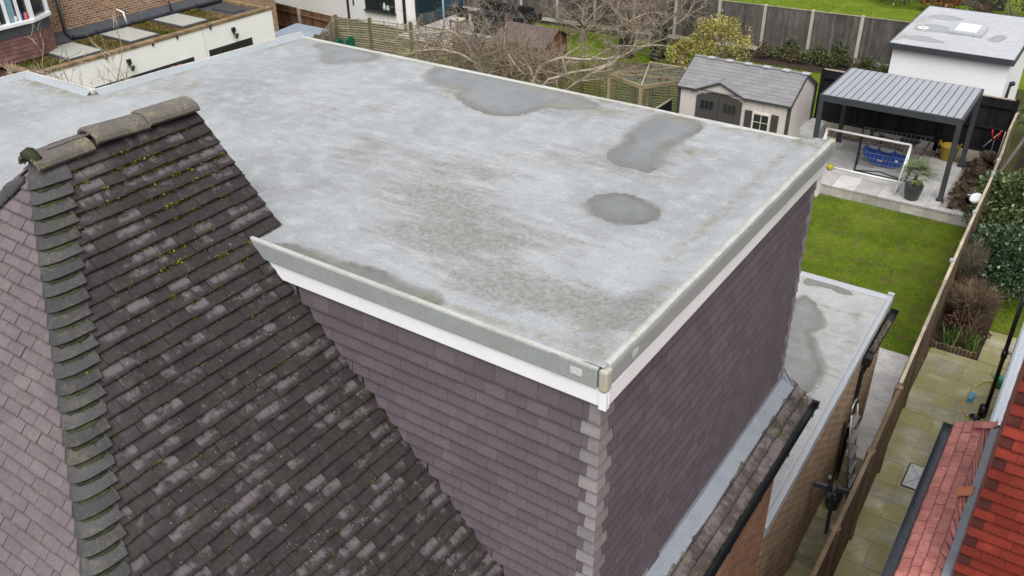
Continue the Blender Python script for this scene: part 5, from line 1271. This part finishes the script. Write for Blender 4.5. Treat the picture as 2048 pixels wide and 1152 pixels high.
b1((-.9, 26.0, 0), (.6, 26.08, .5), 'pallet_side', WBROWN, thing('timber_pallet', 'weathered boards on the soil behind the fence, at the right edge', 'boards', (-.2, 26, 0)))
# ------------------------------------------------------------------ left neighbour: brick house with a white rendered extension
T = thing('brick_house', 'brick house at the upper left with white rendered extension and planted roof', 'house', (-28, 17, 0))
NX = -24.50
k = MB(); k.box((-40, 9.5, 0), (-27.15, 23.6, 9.), .5); k.build('brick_wall', BRICKY, T)
k = MB(); k.box((-27.1, 12.42, 0), (NX-.012, 21.05, 2.79), .5); k.build('extension_core', BRICKYY, T)
k = MB(); k.box((NX-.01, 12.38, 0), (NX+.012, 21.07, 2.90), .5); k.build('rendered_wall', RENDER, T)
k = MB(); y = 12.36
COPE = tile_mat('mossy_brick_coping', (.24, .15, .095), .35, stain=.85, stainc=(.12, .095, .06), lichen=.7, moss=.3, sheen=.9)
while y < 21.05: k.box((NX-.22, y+.004, 2.90), (NX+.035, y+.216, 2.985)); y += .22
x = NX-.24
while x > -27.1: k.box((x-.216, 12.36, 2.90), (x-.004, 12.60, 2.985)); k.box((x-.216, 20.83, 2.90), (x-.004, 21.07, 2.985)); x -= .22
k.build('parapet_coping', COPE, T)
k = MB()
for yy in (14.6, 16.2, 17.1, 18.4): k.box((NX+.02, yy, 2.83), (NX+.06, yy+.05, 2.92), .5)
k.build('coping_clip', BLACK, T)
SED = leaf_mat('sedum', (.07, .075, .015), (.15, .12, .04), (.22, .13, .075), .9, .1)
k = MB(); k.box((-27.12, 12.6, 2.80), (NX-.22, 20.83, 2.86), .5); k.build('roof_bed', simple('roof_soil', (.075, .06, .03), .95), T)
N = 42000; P = np.stack([rng.uniform(-26.75, NX-.24, N), rng.uniform(12.6, 19.7, N), np.full(N, 2.86)], -1)
SKY = [(-26.5, 13.82, -25.0, 14.85), (-26.55, 15.88, -25.05, 16.85), (-26.6, 17.88, -25.1, 18.82)]
kp = np.ones(len(P), bool)
for (a, b, c, d) in SKY: kp &= ~((P[:, 0] > a-.12) & (P[:, 0] < c+.12) & (P[:, 1] > b-.12) & (P[:, 1] < d+.12))
P = P[kp]; nz = np.array([mn.noise(V(p[0]*1.2, p[1]*1.2, 3.)) for p in P]); P[:, 2] += rng.uniform(0, .06, len(P))*(1+nz)
rr = np.clip(.5-nz*.9+rng.normal(size=len(P))*.2-(P[:, 1] < 13.6)*.4, 0, 1); D = rng.normal(size=P.shape)*.6; D[:, 2] = np.abs(D[:, 2])+.4
np_mesh('sedum', leaf_quads(P, D, .05, .7), 4, rr, SED, T)
SKG = glass_mat('hazy_pane', (.40, .42, .39), .25)
for (a, b, c, d) in SKY:
    k = MB(); k.box((a-.09, b-.07, 2.80), (c+.09, d+.07, 2.965), .5); s_ = k.build('skylight', FELT, T); b1((a, b, 2.966), (c, d, 2.976), 'pane', SKG, s_)
k = MB(); k.hexa([(-27.14, 12.7, 2.86), (-26.80, 12.7, 2.86), (-26.80, 21.0, 2.86), (-27.14, 21.0, 2.86), (-27.14, 12.7, 3.18), (-27.0, 12.7, 3.10), (-27.0, 21.0, 3.10), (-27.14, 21.0, 3.18)], .5)
k.box((-27.1, 19.75, 2.86), (NX-.24, 20.85, 2.89), .5); k.box((-26.3, 20.0, 2.9), (-25.2, 20.5, 2.93), .2); k.build('roof_upstand', FELT, T)
PIPE = simple('grey_black_pipe', (.03, .033, .038), .4, .5)
k = MB(); k.tube([V(-26.98, 15.0, 4.75), V(-26.98, 15.0, 3.15), V(-26.88, 15.05, 3.02), V(-26.80, 15.4, 2.98), V(-26.78, 21.2, 2.98)], .055, 10); k.build('waste_pipe', PIPE, T, smooth=True)
k = MB()
for yy in (15.1, 15.9, 17.2, 18.6, 19.8): k.tube([V(-26.79, yy-.03, 2.98), V(-26.79, yy+.03, 2.98)], .072, 10); k.box((-26.8, yy-.02, 2.86), (-26.74, yy+.02, 2.95))
k.build('pipe_bracket', BLACK, T)
for yy, hz, nm in ((17.0, .38, 'overflow_pipe'), (18.75, .42, 'overflow_pipe')):
    k = MB(); k.tube([V(-26.78, yy, 3.0), V(-26.80, yy-.03, 3.0+hz), V(-27.1, yy-.05, 3.05+hz)], .028, 8); k.build(nm, BLACK if yy > 18 else WHITE, T, smooth=True)
k = MB(); k.box((-27.16, 13.95, 5.25), (-27.05, 15.4, 5.35), .5); k.build('window_sill', simple('red_sill', (.20, .075, .065), .7), T); b1((-27.13, 14.0, 5.35), (-27.1, 15.35, 6.4), 'window', WHITE, T)
# wide anthracite windows in the rendered wall, bunting inside
def strip_win(y0, y1, z0, z1, mull, nm='window'):
    k = MB()
    for a, b in (((y0, z0), (y1, z0+.06)), ((y0, z1-.07), (y1, z1)), ((y0, z0+.06), (y0+.06, z1-.07)), ((y1-.06, z0+.06), (y1, z1-.07))): k.box((NX+.006, a[0], a[1]), (NX+.028, b[0], b[1]), .5)
    for mmy in mull: k.box((NX+.008, mmy-.04, z0+.06), (NX+.024, mmy+.04, z1-.07), .5)
    w = k.build(nm, simple('dark_teal_frame', (.022, .032, .038), .4, .4, .05, 3, 0), T); b1((NX+.008, y0+.05, z0+.05), (NX+.016, y1-.05, z1-.06), 'pane', glass_mat('room_glass', (.035, .030, .026), .05), w); return w
w = strip_win(13.2, 17.6, .95, 2.14, (14.3, 15.4, 16.5))
bunt = [((.45, .05, .03), 14.55), ((.6, .16, .04), 14.95), ((.03, .30, .12), 15.5), ((.10, .42, .46), 15.8), ((.55, .22, .35), 16.35), ((.5, .08, .05), 16.6)]
for i, (c, y) in enumerate(bunt):
    k = MB(); k.extrude([V(NX+.0165, y+.32, 2.06), V(NX+.0165, y+.50, 2.06), V(NX+.0165, y+.41, 1.80)], (.004, 0, 0), .5); k.build('bunting', simple('bunting_'+('red', 'orange', 'green', 'turquoise', 'pink', 'scarlet')[i], c, .7), w)
strip_win(18.22, 20.04, .95, 2.19, (18.65, 19.5))
for yy, zz in ((15.29, 2.42), (19.31, 2.45)):
    k = MB(); k.box((NX+.012, yy-.06, zz+.10), (NX+.09, yy+.06, zz+.24), .5); L_ = k.build('security_light', BLACK, T)
    k = MB(); k.tube([V(NX+.02, yy, zz+.08), V(NX+.12, yy, zz+.02), V(NX+.16, yy+.08, zz)], [.03, .03, .05], 8); k.tube([V(NX+.12, yy, zz+.02), V(NX+.15, yy+.02, zz-.10)], [.03, .055], 8); k.tube([V(NX+.05, yy, zz+.07), V(NX+.12, yy-.10, zz+.06), V(NX+.14, yy-.06, zz-.02)], .008, 5); k.build('lamp_head', BLACK, L_, smooth=True)
k = MB(); k.tube([V(NX+.013, 18.1, 2.9), V(NX+.013, 18.14, 2.5), V(NX+.013, 18.12, 2.2), V(NX+.013, 18.2, 1.6)], .006, 4); k.build('wall_cable', simple('grey_cable', (.4, .39, .38)), T)
# bay window with hung tiles at the left edge
k = MB(); bay = [(-27.15, 11.4), (-26.1, 11.6), (-25.95, 12.1), (-25.95, 13.55), (-26.35, 14.25), (-27.15, 14.6)]
k.prism(bay, 2.95, 3.95, .5); k.build('bay_wall', simple('bay_core', (.12, .06, .05)), T)
k = MB()
for i in range(len(bay)-1):
    (xa, ya), (xb, yb) = bay[i], bay[i+1]; u = V(xb-xa, yb-ya, 0); L = u.length; u.normalize(); nn = V(u.y, -u.x, 0)
    tile_field(k, V(xa, ya, 3.68), u, V(0, 0, -1), nn, 0, 6, .118, .17, lambda s: (0, L), lift=.02, jit=.002)
TRB = tile_mat('red_brown_hung_tile', (.20, .105, .09), .22, stain=.2)
k.build('bay_tiles', TRB, T)
k = MB(); k.prism([(x+(.03 if x > -27 else 0), y) for x, y in bay], 3.66, 3.95, .5); k.build('bay_lead', FELT, T)
k = MB(); k.prism([(x+(.10 if x > -27 else 0), y+(.06 if y > 14 else 0)) for x, y in bay], 3.95, 4.05, .5); k.build('bay_sill', WHITE, T, bevel=.01)
k = MB(); k.prism([(x-.05, y) for x, y in bay], 4.06, 5.6, .5); k.build('bay_glass', GLASS, T)
k = MB()
for i in range(len(bay)):
    x, y = bay[i]; k.bar((x, y, 4.05), (x, y, 5.6), .11, .11, (1, 0, 0))
for yy in (12.85, 13.2): k.bar((-25.95, yy, 4.05), (-25.95, yy, 5.6), .07, .07, (1, 0, 0))
k.build('bay_frame', WHITE, T)
k = MB(); k.box((-25.99, 12.86, 4.06), (-25.965, 13.1, 5.5), .5); k.build('curtain', simple('blue_curtain', (.20, .33, .40), .9), T)
for (y, h, c) in ((13.25, .28, (.03, .18, .4)), (13.4, .2, (.45, .1, .1)), (12.6, .15, (.4, .4, .3)), (12.3, .2, (.3, .28, .10)), (13.1, .16, (.5, .5, .5))):
    k = MB(); k.lathe([(0, 0), (.05, 0), (.055, h*.6), (.03, h), (0, h)], (-25.97, y, 4.052), 10); k.build('ornament', simple('ornament_%d%d%d' % tuple(int(q*100) for q in c), c), T)
# low flat roof in front of it, at the very left edge
T = thing('low_shed', 'low dark felt roofed shed at the left edge below the planted roof', 'shed', (-25.5, 10.5, 0)); b1((-27, 9., 0), (-24.6, 12.2, 2.3), 'wall', CONC, T); b1((-27.1, 8.9, 2.3), (-24.5, 12.25, 2.42), 'roof', FELT, T)
# grey lid beside the slat fence corner
T = thing('storage_box', 'blue grey lidded storage box by the slat fence corner', 'storage box', (-26.1, 23.5, 0)); b1((-26.9, 22.8, 0), (-25.3, 24.3, 1.18), 'body', FELT, T)
k = MB(); k.hexa([(-27.0, 22.7, 1.19), (-25.2, 22.7, 1.19), (-25.2, 24.4, 1.3), (-27.0, 24.4, 1.3), (-27.0, 22.7, 1.23), (-25.2, 22.7, 1.23), (-25.2, 24.4, 1.34), (-27.0, 24.4, 1.34)], .5); k.build('lid', simple('blue_grey_lid', (.25, .30, .36), .5, .4, .1, 2), T)
T = thing('garden_hose', 'blue hose lying beside the white wall corner', 'hose', (-28.5, 23.2, .9)); k = MB(); k.tube([V(-28.6, 23.7, 1.0), V(-28.2, 23.9, 1.12), V(-27.6, 23.9, 1.08), V(-27.2, 23.8, .95)], .025, 6); k.build('hose', simple('blue_hose', (.08, .25, .5)), T, smooth=True)
CH = simple('green_plastic', (.008, .10, .055), .4, .4)
for (x, y, zt, lb) in ((-24.68, 24.3, 0, 'green folded garden chair leaning by the slat fence, the left one'), (-24.22, 24.42, .14, 'green folded garden chair leaning by the slat fence, the right one')):
    T = thing('garden_chair', lb, 'chair', (x, y, 0)); k = MB(); k.extrude([V(x-.07, y-.2, .1), V(x-.03, y+.2, .1), V(x-.03, y+.2, .95+zt), V(x-.05, y+.1, 1.08+zt), V(x-.07, y-.06, 1.10+zt), V(x-.07, y-.2, .98+zt)], (.09, 0, 0), .5); k.build('backrest', CH, T, bevel=.02)
    for s_ in (-.16, .16): k = MB(); k.tube([V(x+.08, y+s_, 0), V(x+.02, y+s_, .6)], .02, 6); k.build('leg', CH, T)

# ------------------------------------------------------------------ white modern house at the top
T = thing('white_house', 'white rendered modern house with dark framed glass doors at the top', 'house', (-31, 32, 0))
k = MB(); k.box((-36, 29.75, 0), (-25.72, 35.0, 3.2), .5); k.build('wall', RENDER, T)
b1((-36.5, 29.73, 0), (-35.0, 30.0, 4), 'brick_pier', BRICKYY, T)
DK = simple('dark_frame', (.02, .022, .026), .4, .5)
k = MB(); k.tube([V(-34.9, 29.70, 0), V(-34.9, 29.70, 3.2)], .05, 8); k.tube([V(-29.35, 29.70, 0), V(-29.35, 29.70, 3.2)], .05, 8); k.tube([V(-26.0, 29.70, 0), V(-26.0, 29.70, 3.2)], .07, 8); k.build('downpipe', BLACK, T)
b1((-32.1, 29.66, 1.75), (-31.95, 29.745, 2.15), 'wall_lamp', ANTH, T)
b1((-29.25, 29.70, .02), (-28.3, 29.745, 2.2), 'door', WHITE, T); b1((-29.0, 29.66, .7), (-28.94, 29.70, 1.8), 'door_handle', BLACK, T)
k = MB(); k.box((-28.25, 29.68, .62), (-26.55, 29.745, 2.2), .5); w = k.build('window', DK, T)
k = MB(); k.box((-28.18, 29.67, .70), (-27.5, 29.68, 2.12), .5); k.box((-27.36, 29.67, .70), (-26.63, 29.68, 2.12), .5); k.build('pane', GLASS, w)
b1((-28.3, 29.6, .56), (-26.5, 29.745, .615), 'window_sill', ANTH, T)
for i, (x, h, c) in enumerate(((-27.1, .32, (.6, .58, .5)), (-26.9, .24, (.35, .5, .5)))):
    k = MB(); k.lathe([(0, 0), (.07, 0), (.08, h*.5), (.03, h*.8), (.035, h), (0, h)], (x, 29.655, .70), 10); k.build('vase', simple('vase_'+('cream', 'teal')[i], c), T, smooth=True)
PATG = glass_mat('patio_glass', (.018, .035, .045), .03)
k = MB(); k.box((-25.72, 30.1, .0), (-25.66, 33.9, .12), .5); k.box((-25.72, 30.1, 2.25), (-25.66, 33.9, 2.4), .5)
for y in (30.15, 31.4, 32.6, 33.85): k.box((-25.72, y-.06, .12), (-25.66, y+.06, 2.25), .5)
w = k.build('patio_doors', DK, T); b1((-25.715, 30.2, .12), (-25.69, 33.8, 2.25), 'pane', PATG, w)
k = MB(); k.box((-25.685, 32.0, .35), (-25.68, 33.4, .95), .5); k.box((-25.685, 31.5, .2), (-25.68, 32.0, .6), .5); k.build('interior_sofa', simple('blue_sofa', (.02, .07, .10), .8), w)
slabs('terrace', -25.7, 28.6, -21.2, 33.3, .03, .03, GSLAB, .6, .6, label='grey paved terrace in front of the glass doors')
RAT = simple('black_rattan', (.012, .012, .014), .6, .3, .3, 40, .5); CUS = simple('charcoal_cushion', (.035, .037, .042), .9, .1, .2, 6, .2)
T = thing('rattan_sofa', 'black rattan corner sofa with charcoal cushions by the grey fence', 'sofa', (-22.6, 32.4, 0))
b1((-24.3, 32.2, .04), (-21.5, 33.05, .36), 'base', RAT, T, .02); b1((-24.3, 32.95, .36), (-21.5, 33.15, .82), 'backrest', RAT, T, .02); b1((-22.0, 31.2, .04), (-21.2, 32.2, .36), 'base', RAT, T, .02); b1((-21.3, 31.2, .36), (-21.1, 33.1, .80), 'backrest', RAT, T, .02)
for x in (-24.2, -23.4, -22.6): b1((x, 32.25, .37), (x+.74, 32.93, .48), 'cushion', CUS, T, .03)
T = thing('rattan_table', 'black rattan coffee table with a glass top on the terrace', 'table', (-22.5, 31.2, 0)); b1((-23.1, 30.8, .04), (-22.0, 31.6, .42), 'body', RAT, T, .02); b1((-23.15, 30.75, .425), (-21.95, 31.65, .44), 'table_top', GLASS, T)
T = thing('garden_chair', 'black garden chair with a cream cushion on the terrace', 'chair', (-24.0, 30.9, 0)); b1((-24.3, 30.65, .36), (-23.7, 31.2, .42), 'seat', RAT, T); b1((-24.3, 31.15, .42), (-23.7, 31.22, .9), 'backrest', RAT, T); b1((-24.25, 30.7, .425), (-23.75, 31.13, .50), 'cushion', simple('cream_cushion', (.6, .55, .45), .9), T, .03)
for (x, y) in ((-24.27, 30.68), (-23.73, 30.68), (-24.27, 31.18), (-23.73, 31.18)): b1((x-.02, y-.02, .03), (x+.02, y+.02, .36), 'leg', RAT, T)
T = thing('steel_post', 'slim grey steel post standing on the terrace', 'post', (-23.6, 29.4, 0)); k = MB(); k.tube([V(-23.6, 29.4, 0), V(-23.6, 29.4, 2.6)], .035, 10); k.build('pole', simple('galvanised', (.3, .34, .38)), T, smooth=True); b1((-23.72, 29.28, .03), (-23.48, 29.52, .05), 'base_plate', MATS['galvanised'], T)
T = thing('small_shed', 'small wooden shed with a brown felt roof beside the terrace', 'shed', (-17.4, 27, 0))
b1((-18.5, 26.15, 0), (-16.6, 27.75, 1.55), 'wall', wood_mat('red_cedar', (.24, .10, .065), (.12, .05, .035)), T)
BF_ = simple('brown_felt', (.115, .085, .08), .9, .1, .25, 5, .3); k = MB(); ym_ = 26.95
for s_ in (-1, 1): k.extrude([V(-18.65, ym_, 1.98), V(-16.45, ym_, 1.98), V(-16.45, ym_+s_*.95, 1.52), V(-18.65, ym_+s_*.95, 1.52)], (0, 0, .03), .5)
k.build('roof', BF_, T)
k = MB(); k.extrude([V(-16.6, 26.15, 1.55), V(-16.6, 27.75, 1.55), V(-16.6, ym_, 1.96)], (-1.9, 0, 0), .5); k.build('gable', MATS.get('red_cedar') or wood_mat('red_cedar_gable', (.24, .10, .065), (.12, .05, .035)), T)

# ------------------------------------------------------------------ alley: ladder, cross frame, small things
T = thing('folding_ladder', 'grey metal folding ladder leaning on the brown brick wall in the alley', 'ladder', (-1.68, 12.0, 0))
AL = simple('aluminium', (.30, .30, .29), .35, .5, .1, 5, 0, .6)
k = MB(); lx0, lx1 = -1.86, -1.50
for x in (lx0, lx1): pass
bot, topz = V(-1.62, 11.75, .02), 1.72
def lad(y): return None
rails = []
for s_ in (-.19, .19):
    k = MB(); k.tube([V(-1.58, 11.95+s_, .02), V(-1.80, 11.95+s_*.9, 1.66)], .018, 8); k.build('rail', AL, T, smooth=True)
k = MB(); pts = [V(-1.80, 11.95-.171, 1.66), V(-1.815, 11.95-.13, 1.77), V(-1.82, 11.95, 1.80), V(-1.815, 11.95+.13, 1.77), V(-1.80, 11.95+.171, 1.66)]; k.tube(pts, .018, 8); k.build('handrail', AL, T, smooth=True)
for i in range(5):
    t = (i+.8)/5.6; x = -1.58-.22*t; z = .02+1.64*t; b1((x-.05, 11.95-.18, z-.012), (x+.05, 11.95+.18, z+.012), 'tread', AL, T)
for s_ in (-.16, .16): k = MB(); k.tube([V(-1.84, 11.95+s_, .02), V(-1.86, 11.95+s_*.9, 1.45)], .014, 6); k.build('rear_leg', BLACK, T)
T = thing('parasol_base', 'dark metal cross shaped parasol base standing on edge in the alley', 'parasol base', (-1.6, 10.35, 0))
k = MB(); k.bar((-1.6, 9.92, 1.93), (-1.6, 10.72, .70), .06, .045, (1, 0, 0)); k.build('arm', ANTH, T, bevel=.004)
k = MB(); k.bar((-1.84, 10.22, 1.44), (-1.34, 10.5, 1.30), .055, .075, (0, 0, 1)); k.build('arm', ANTH, T, bevel=.004)
k = MB(); k.tube([V(-1.62, 10.2, 1.30), V(-1.58, 10.38, 1.42)], .05, 10); k.build('socket', ANTH, T, smooth=True)
k = MB(); k.tube([V(-1.62, 10.72, .72), V(-1.62, 10.86, .0)], .03, 8); k.build('foot', ANTH, T)
T = thing('plant_pot', 'black plastic pot standing at the foot of the ladder', 'pot', (-1.72, 11.45, 0)); k = MB(); k.lathe([(0, 0), (.09, 0), (.13, .26), (.135, .28), (.12, .27), (.11, .1), (0, .1)], (-1.72, 11.45, .02), 18); k.build('pot', BLACK, T, smooth=True)
T = thing('white_bottle', 'small white bottle beside the ladder foot', 'bottle', (-1.66, 11.1, 0)); k = MB(); k.lathe([(0, 0), (.035, 0), (.035, .14), (.014, .18), (.014, .21), (0, .21)], (-1.66, 11.1, .02), 12); k.build('bottle', WHITE, T, smooth=True)
T = thing('scrub_tufts', 'green weeds along the foot of the brown brick wall', 'weeds', (-1.86, 9, 0)); T['kind'] = 'stuff'
P = np.array([[-1.90+abs(random.gauss(0, .03)), random.choice((8.2, 8.9, 9.3, 10.0, 7.7))+random.gauss(0, .1), .02+R(0, .06)] for _ in range(700)]); np_mesh('weeds', leaf_quads(P, rng.normal(size=P.shape)+np.array([.5, 0, .8]), .035), 4, rng.uniform(0, 1, len(P)), MIXG, T)

# ------------------------------------------------------------------ right neighbour: red tiled house
T = thing('red_tiled_house', 'house at the right edge with bright red hung tiles and pinkish roof tiles', 'house', (1.5, 6, 0))
TRED = tile_mat('bright_red_tile', (.225, .038, .025), .26, stain=.5, stainc=(.075, .016, .012), grime_shade=.7, sheen=.55, scale=4)
TREDD = tile_mat('dark_red_corner', (.10, .030, .024), .2, stain=.7, stainc=(.03, .013, .012), grime_shade=.7, sheen=.6)
TPINK = tile_mat('pinkish_red_tile', (.52, .205, .18), .2, stain=.5, grime_shade=.8, stainc=(.15, .05, .045), lichen=.05, sheen=.42)
NWX, NY, NY1 = .115, 5.95, 8.25
SL = .55
def st2(x): return 4.60+SL*(x+.28)
dl = V(-1, 0, -SL).normalized(); nl = V(-SL, 0, 1).normalized()
k = MB(); k.box((.05, 2.2, 0), (9, 8.2, 4.5), .5); k.build('brick_wall', BRICKO, T)
k = MB(); top = V(.42, 2.4, st2(.42)); n = 8; g = ((.42+.28)*math.hypot(1, SL))/n
Lx = lambda s: .42-s/math.hypot(1, SL)
def limp(s):
    x = Lx(s); return (0, NY-2.4-.01) if x > NWX-.03 else (0, NY1-2.4+.06)
tile_field(k, top, V(0, 1, 0), dl, nl, 0, n, g, .168, limp, lift=.036, jit=.006, th=.016, gap=.004)
top2 = V(2.6, 2.4, st2(2.6)); 
tile_field(k, top2, V(0, 1, 0), dl, nl, 0, int(2.18*math.hypot(1, SL)/g), g, .168, lambda s: (0, NY-2.4-.01), lift=.036, jit=.005, th=.016, gap=.004)
k.build('roof_slope', TPINK, T)
k = MB(); k.face([V(-.29, 2.3, st2(-.29)-.03), V(3, 2.3, st2(3)-.03), V(3, NY, st2(3)-.03), V(NWX, NY, st2(NWX)-.03), V(NWX, NY1+.04, st2(NWX)-.03), V(-.29, NY1+.04, st2(-.29)-.03)]); k.build('roof_underlay', MATS['underlay'], T)
k = MB()
tile_field(k, V(.02, NY1-.02, 4.80), V(0, -1, 0), dl, nl, 0, 1, .15, .1, lambda s: (-.02, .10), lift=.04)
k.build('end_tiles', TPINK, T)
edge('lead_flashing', (NWX, NY-.12), (NWX, NY1-.14), (-1, 0), [(-.0, st2(NWX)+.10), (.012, st2(NWX)+.08), (.03, st2(NWX-.03)+.06), (.085, st2(NWX-.085)+.062), (.088, st2(NWX-.088)+.035)], LEAD, T, 50, .006)
gutter_mesh('gutter', (-.335, 2.4, 4.55), (-.335, NY1+.08, 4.57), .06, simple('grey_gutter', (.06, .065, .08), .3, .5), T)
b1((-.28, 2.4, 4.35), (-.26, NY1, 4.56), 'fascia', BLACK, T)
k = MB(); cs_old = cs; cs = [(-.02+i*.0985, -.02+(i+1)*.0985) for i in range(42)]
kc = MB(); ZN = 8.3
# front cheek, facing the camera
def row_lo(s): return 0.
for i, (s0, s1) in enumerate(cs):
    z1 = ZN-s1; x = NWX-.018
    if z1 < 4.86: break
    wa = .14 if i % 2 else .085; off = .083 if i % 2 else 0
    xmax = 2.6
    xx = x; first = True; j = 0
    while xx < xmax:
        x1_ = xx+(wa if first else .166)
        zlim = st2((xx+x1_)/2)
        if ZN-s1 > zlim-.10:
            lift = .022; dz = R(-.002, .002); zz = ZN-s1+R(-.002, .002); kk = kc if first and i % 2 == 0 else k
            x0c = xx+(.0 if first else .0012)
            kk.hexa([(x0c, NY-lift-dz, zz), (x1_-.0012, NY-lift-dz, zz), (x1_-.0012, NY-.002, ZN-s0+.03), (x0c, NY-.002, ZN-s0+.03), (x0c, NY-lift-.012-dz, zz), (x1_-.0012, NY-lift-.012-dz, zz), (x1_-.0012, NY-.012, ZN-s0+.03), (x0c, NY-.012, ZN-s0+.03)])
        xx = x1_; first = False; j += 1
k.build('front_cladding', TRED, T); kc.build('corner_tiles', TREDD, T)
k = MB(); tile_field(k, V(NWX, NY-.01, ZN), V(0, 1, 0), V(0, 0, -1), V(-1, 0, 0), 0, 36, .0985, .166, lambda s: (0, NY1-NY+.01) if ZN-s > st2(NWX) else None, lift=.022, jit=.002)
k.build('side_cladding', tile_mat('soft_red_tile', (.33, .10, .085), .1, stain=.15, stainc=(.16, .05, .045), sheen=.6), T)
k = MB(); k.box((NWX+.005, NY+.002, 4.4), (3, NY1-.01, ZN), .5); k.build('dormer_wall', simple('dormer_core', (.09, .075, .085)), T)
b1((NWX-.10, NY-.10, ZN), (3.1, NY1+.1, ZN+.16), 'dormer_fascia', WHITE, T)
roof_sheet('dormer_roof', [(NWX-.12, NY-.12), (3.12, NY-.12), (3.12, NY1+.12), (NWX-.12, NY1+.12)], ZN+.175, .1, ROOF2, T, [], [(1.5, 7, .8, .6, 0, .4)], [], .004)
cs = cs_old
# its rear extension
k = MB(); k.box((.02, 8.2, 0), (4., 15.6, 2.5), .5); k.build('extension_wall', brick_mat('salmon_brick', (.36, .19, .14), (.27, .14, .11), (.36, .31, .27), 'x'), T)
roof_sheet('extension_roof', [(.02, 8.2), (4., 8.2), (4., 15.65), (.02, 15.65)], 2.6, .08, ROOF2, T, [], [(.3, 12, .2, 3, 0, .35)], [], .003)
edge('extension_trim', (.015, 8.2), (.015, 15.7), (-1, 0), [(-.12, 2.603), (-.08, 2.62), (-.05, 2.65), (-.01, 2.655), (.02, 2.63), (.025, 2.52), (0, 2.5)], tile_mat('blue_grey_trim', (.36, .39, .43), .05, lichen=.05, sheen=.4), T, 40, .003)
k = MB(); k.tube([V(-.125, 15.2, .1), V(-.125, 15.2, 3.3)], .036, 12); k.tube([V(-.125, 15.2, 1.35), V(-.125, 15.2, 1.50)], .05, 12); k.build('downpipe', BLACK, T, smooth=True)
k = MB(); k.tube([V(-.125, 15.2, 1.45), V(.02, 15.25, 1.45)], .022, 8); k.tube([V(-.02, 15.6, .9), V(.02, 15.6, .9)], .05, 10); k.build('pipe_bracket', simple('grey_metal', (.35, .37, .4), .4, .5), T)
T = thing('drain_gully', 'black plastic drain gully at the foot of the downpipe', 'gully', (-.17, 15.1, 0)); k = MB(); k.lathe([(0, .02), (.09, .02), (.10, .05), (.085, .06), (.075, .03), (0, .03)], (-.25, 15.05, .02), 18); k.tube([V(-.16, 15.2, .0), V(-.16, 15.2, .26)], .075, 14); k.build('body', BLACK, T, smooth=True)
T = thing('garden_hose', 'yellow hose curling over the mossy stone path', 'hose', (-.4, 15.6, .03)); k = MB()
hp = [(-.14, 15.4, .1), (-.12, 15.9, .25), (-.16, 16.35, .06), (-.30, 16.3, .045), (-.43, 16.0, .045), (-.51, 15.7, .045), (-.52, 15.4, .045), (-.46, 15.15, .045), (-.35, 15.0, .045), (-.22, 14.93, .045)]
P_ = [V(*p) for p in hp]; f_ = []
for i in range(len(P_)-1):
    a, b, c, d = P_[max(0, i-1)], P_[i], P_[i+1], P_[min(len(P_)-1, i+2)]
    for q in range(6):
        t = q/6; f_.append(.5*((2*b)+(c-a)*t+(2*a-5*b+4*c-d)*t*t+(-a+3*b-3*c+d)*t**3))
k.tube(f_, .011, 6); k.build('hose', simple('yellow_hose', (.50, .33, .06), .5), T, smooth=True)
T = thing('blue_broom', 'broom with a blue head lying on the path beside the yellow hose', 'broom', (-.4, 15.6, .03)); k = MB(); k.hexa([(-.48, 15.50, .03), (-.37, 15.50, .03), (-.36, 15.75, .03), (-.47, 15.75, .03), (-.46, 15.51, .11), (-.39, 15.51, .11), (-.38, 15.74, .11), (-.45, 15.74, .11)], .5); k.build('brush_head', simple('light_blue_plastic', (.08, .27, .45), .5, .4, .2, 40, .4), T)
t1([(-.40, 15.63, .09), (-.05, 15.70, .16)], .012, 'handle', simple('steel', (.3, .3, .3), .4), T)
T = thing('watering_can', 'green plastic watering can behind the black downpipe', 'watering can', (-.03, 16.2, .03)); k = MB(); k.lathe([(0, 0), (.09, 0), (.09, .2), (.06, .24), (0, .24)], (-.05, 16.3, .03), 14); k.build('body', simple('bright_green_plastic', (.05, .30, .15), .4), T, smooth=True); t1([(-.12, 16.3, .12), (-.24, 16.3, .26)], .014, 'spout', MATS['bright_green_plastic'], T)
T = thing('manhole_cover', 'square patterned metal manhole cover set in the mossy stone path', 'manhole cover', (-.7, 12.88, .03)); MC = simple('pale_metal_cover', (.42, .43, .44), .5, .4, .15, 10, .2)
b1((-.93, 12.55, .02), (-.48, 13.20, .042), 'frame', simple('dark_metal', (.04, .045, .05), .5), T); b1((-.905, 12.575, .043), (-.505, 13.175, .050), 'plate', MC, T)
k = MB()
for a, b in (((-.88, 12.62), (-.53, 13.13)), ((-.88, 13.13), (-.53, 12.62))): k.bar((*a, .053), (*b, .053), .025, .006)
for q in range(30): x, y = R(-.87, -.54), R(12.62, 13.12); k.bar((x, y, .053), (x+R(-.03, .03), y+R(-.03, .03), .053), .012, .006)
for (x, y) in ((-.62, 13.05), (-.62, 12.70)): k.lathe([(.05, 0), (.035, .006), (.02, .0)], (x, y, .05), 14)
k.build('tread_pattern', simple('worn_metal', (.30, .31, .32), .5), T)
T = thing('loose_tile', 'loose pale orange tile lying on the pinkish roof tiles', 'tile', (-.02, 7.12, 4.8)); cx, cy = .0, 7.08
k = MB(); u_, w_ = V(0, 1, 0), dl; c = V(cx, cy, st2(cx)+.06)
k.hexa([c-u_*.065-w_*.065, c-u_*.065+w_*.065, c+u_*.065+w_*.065, c+u_*.065-w_*.065]+[p+nl*.014 for p in (c-u_*.065-w_*.065, c-u_*.065+w_*.065, c+u_*.065+w_*.065, c+u_*.065-w_*.065)], .5); k.build('tile_body', simple('orange_clay', (.52, .20, .10), .7), T, bevel=.003)
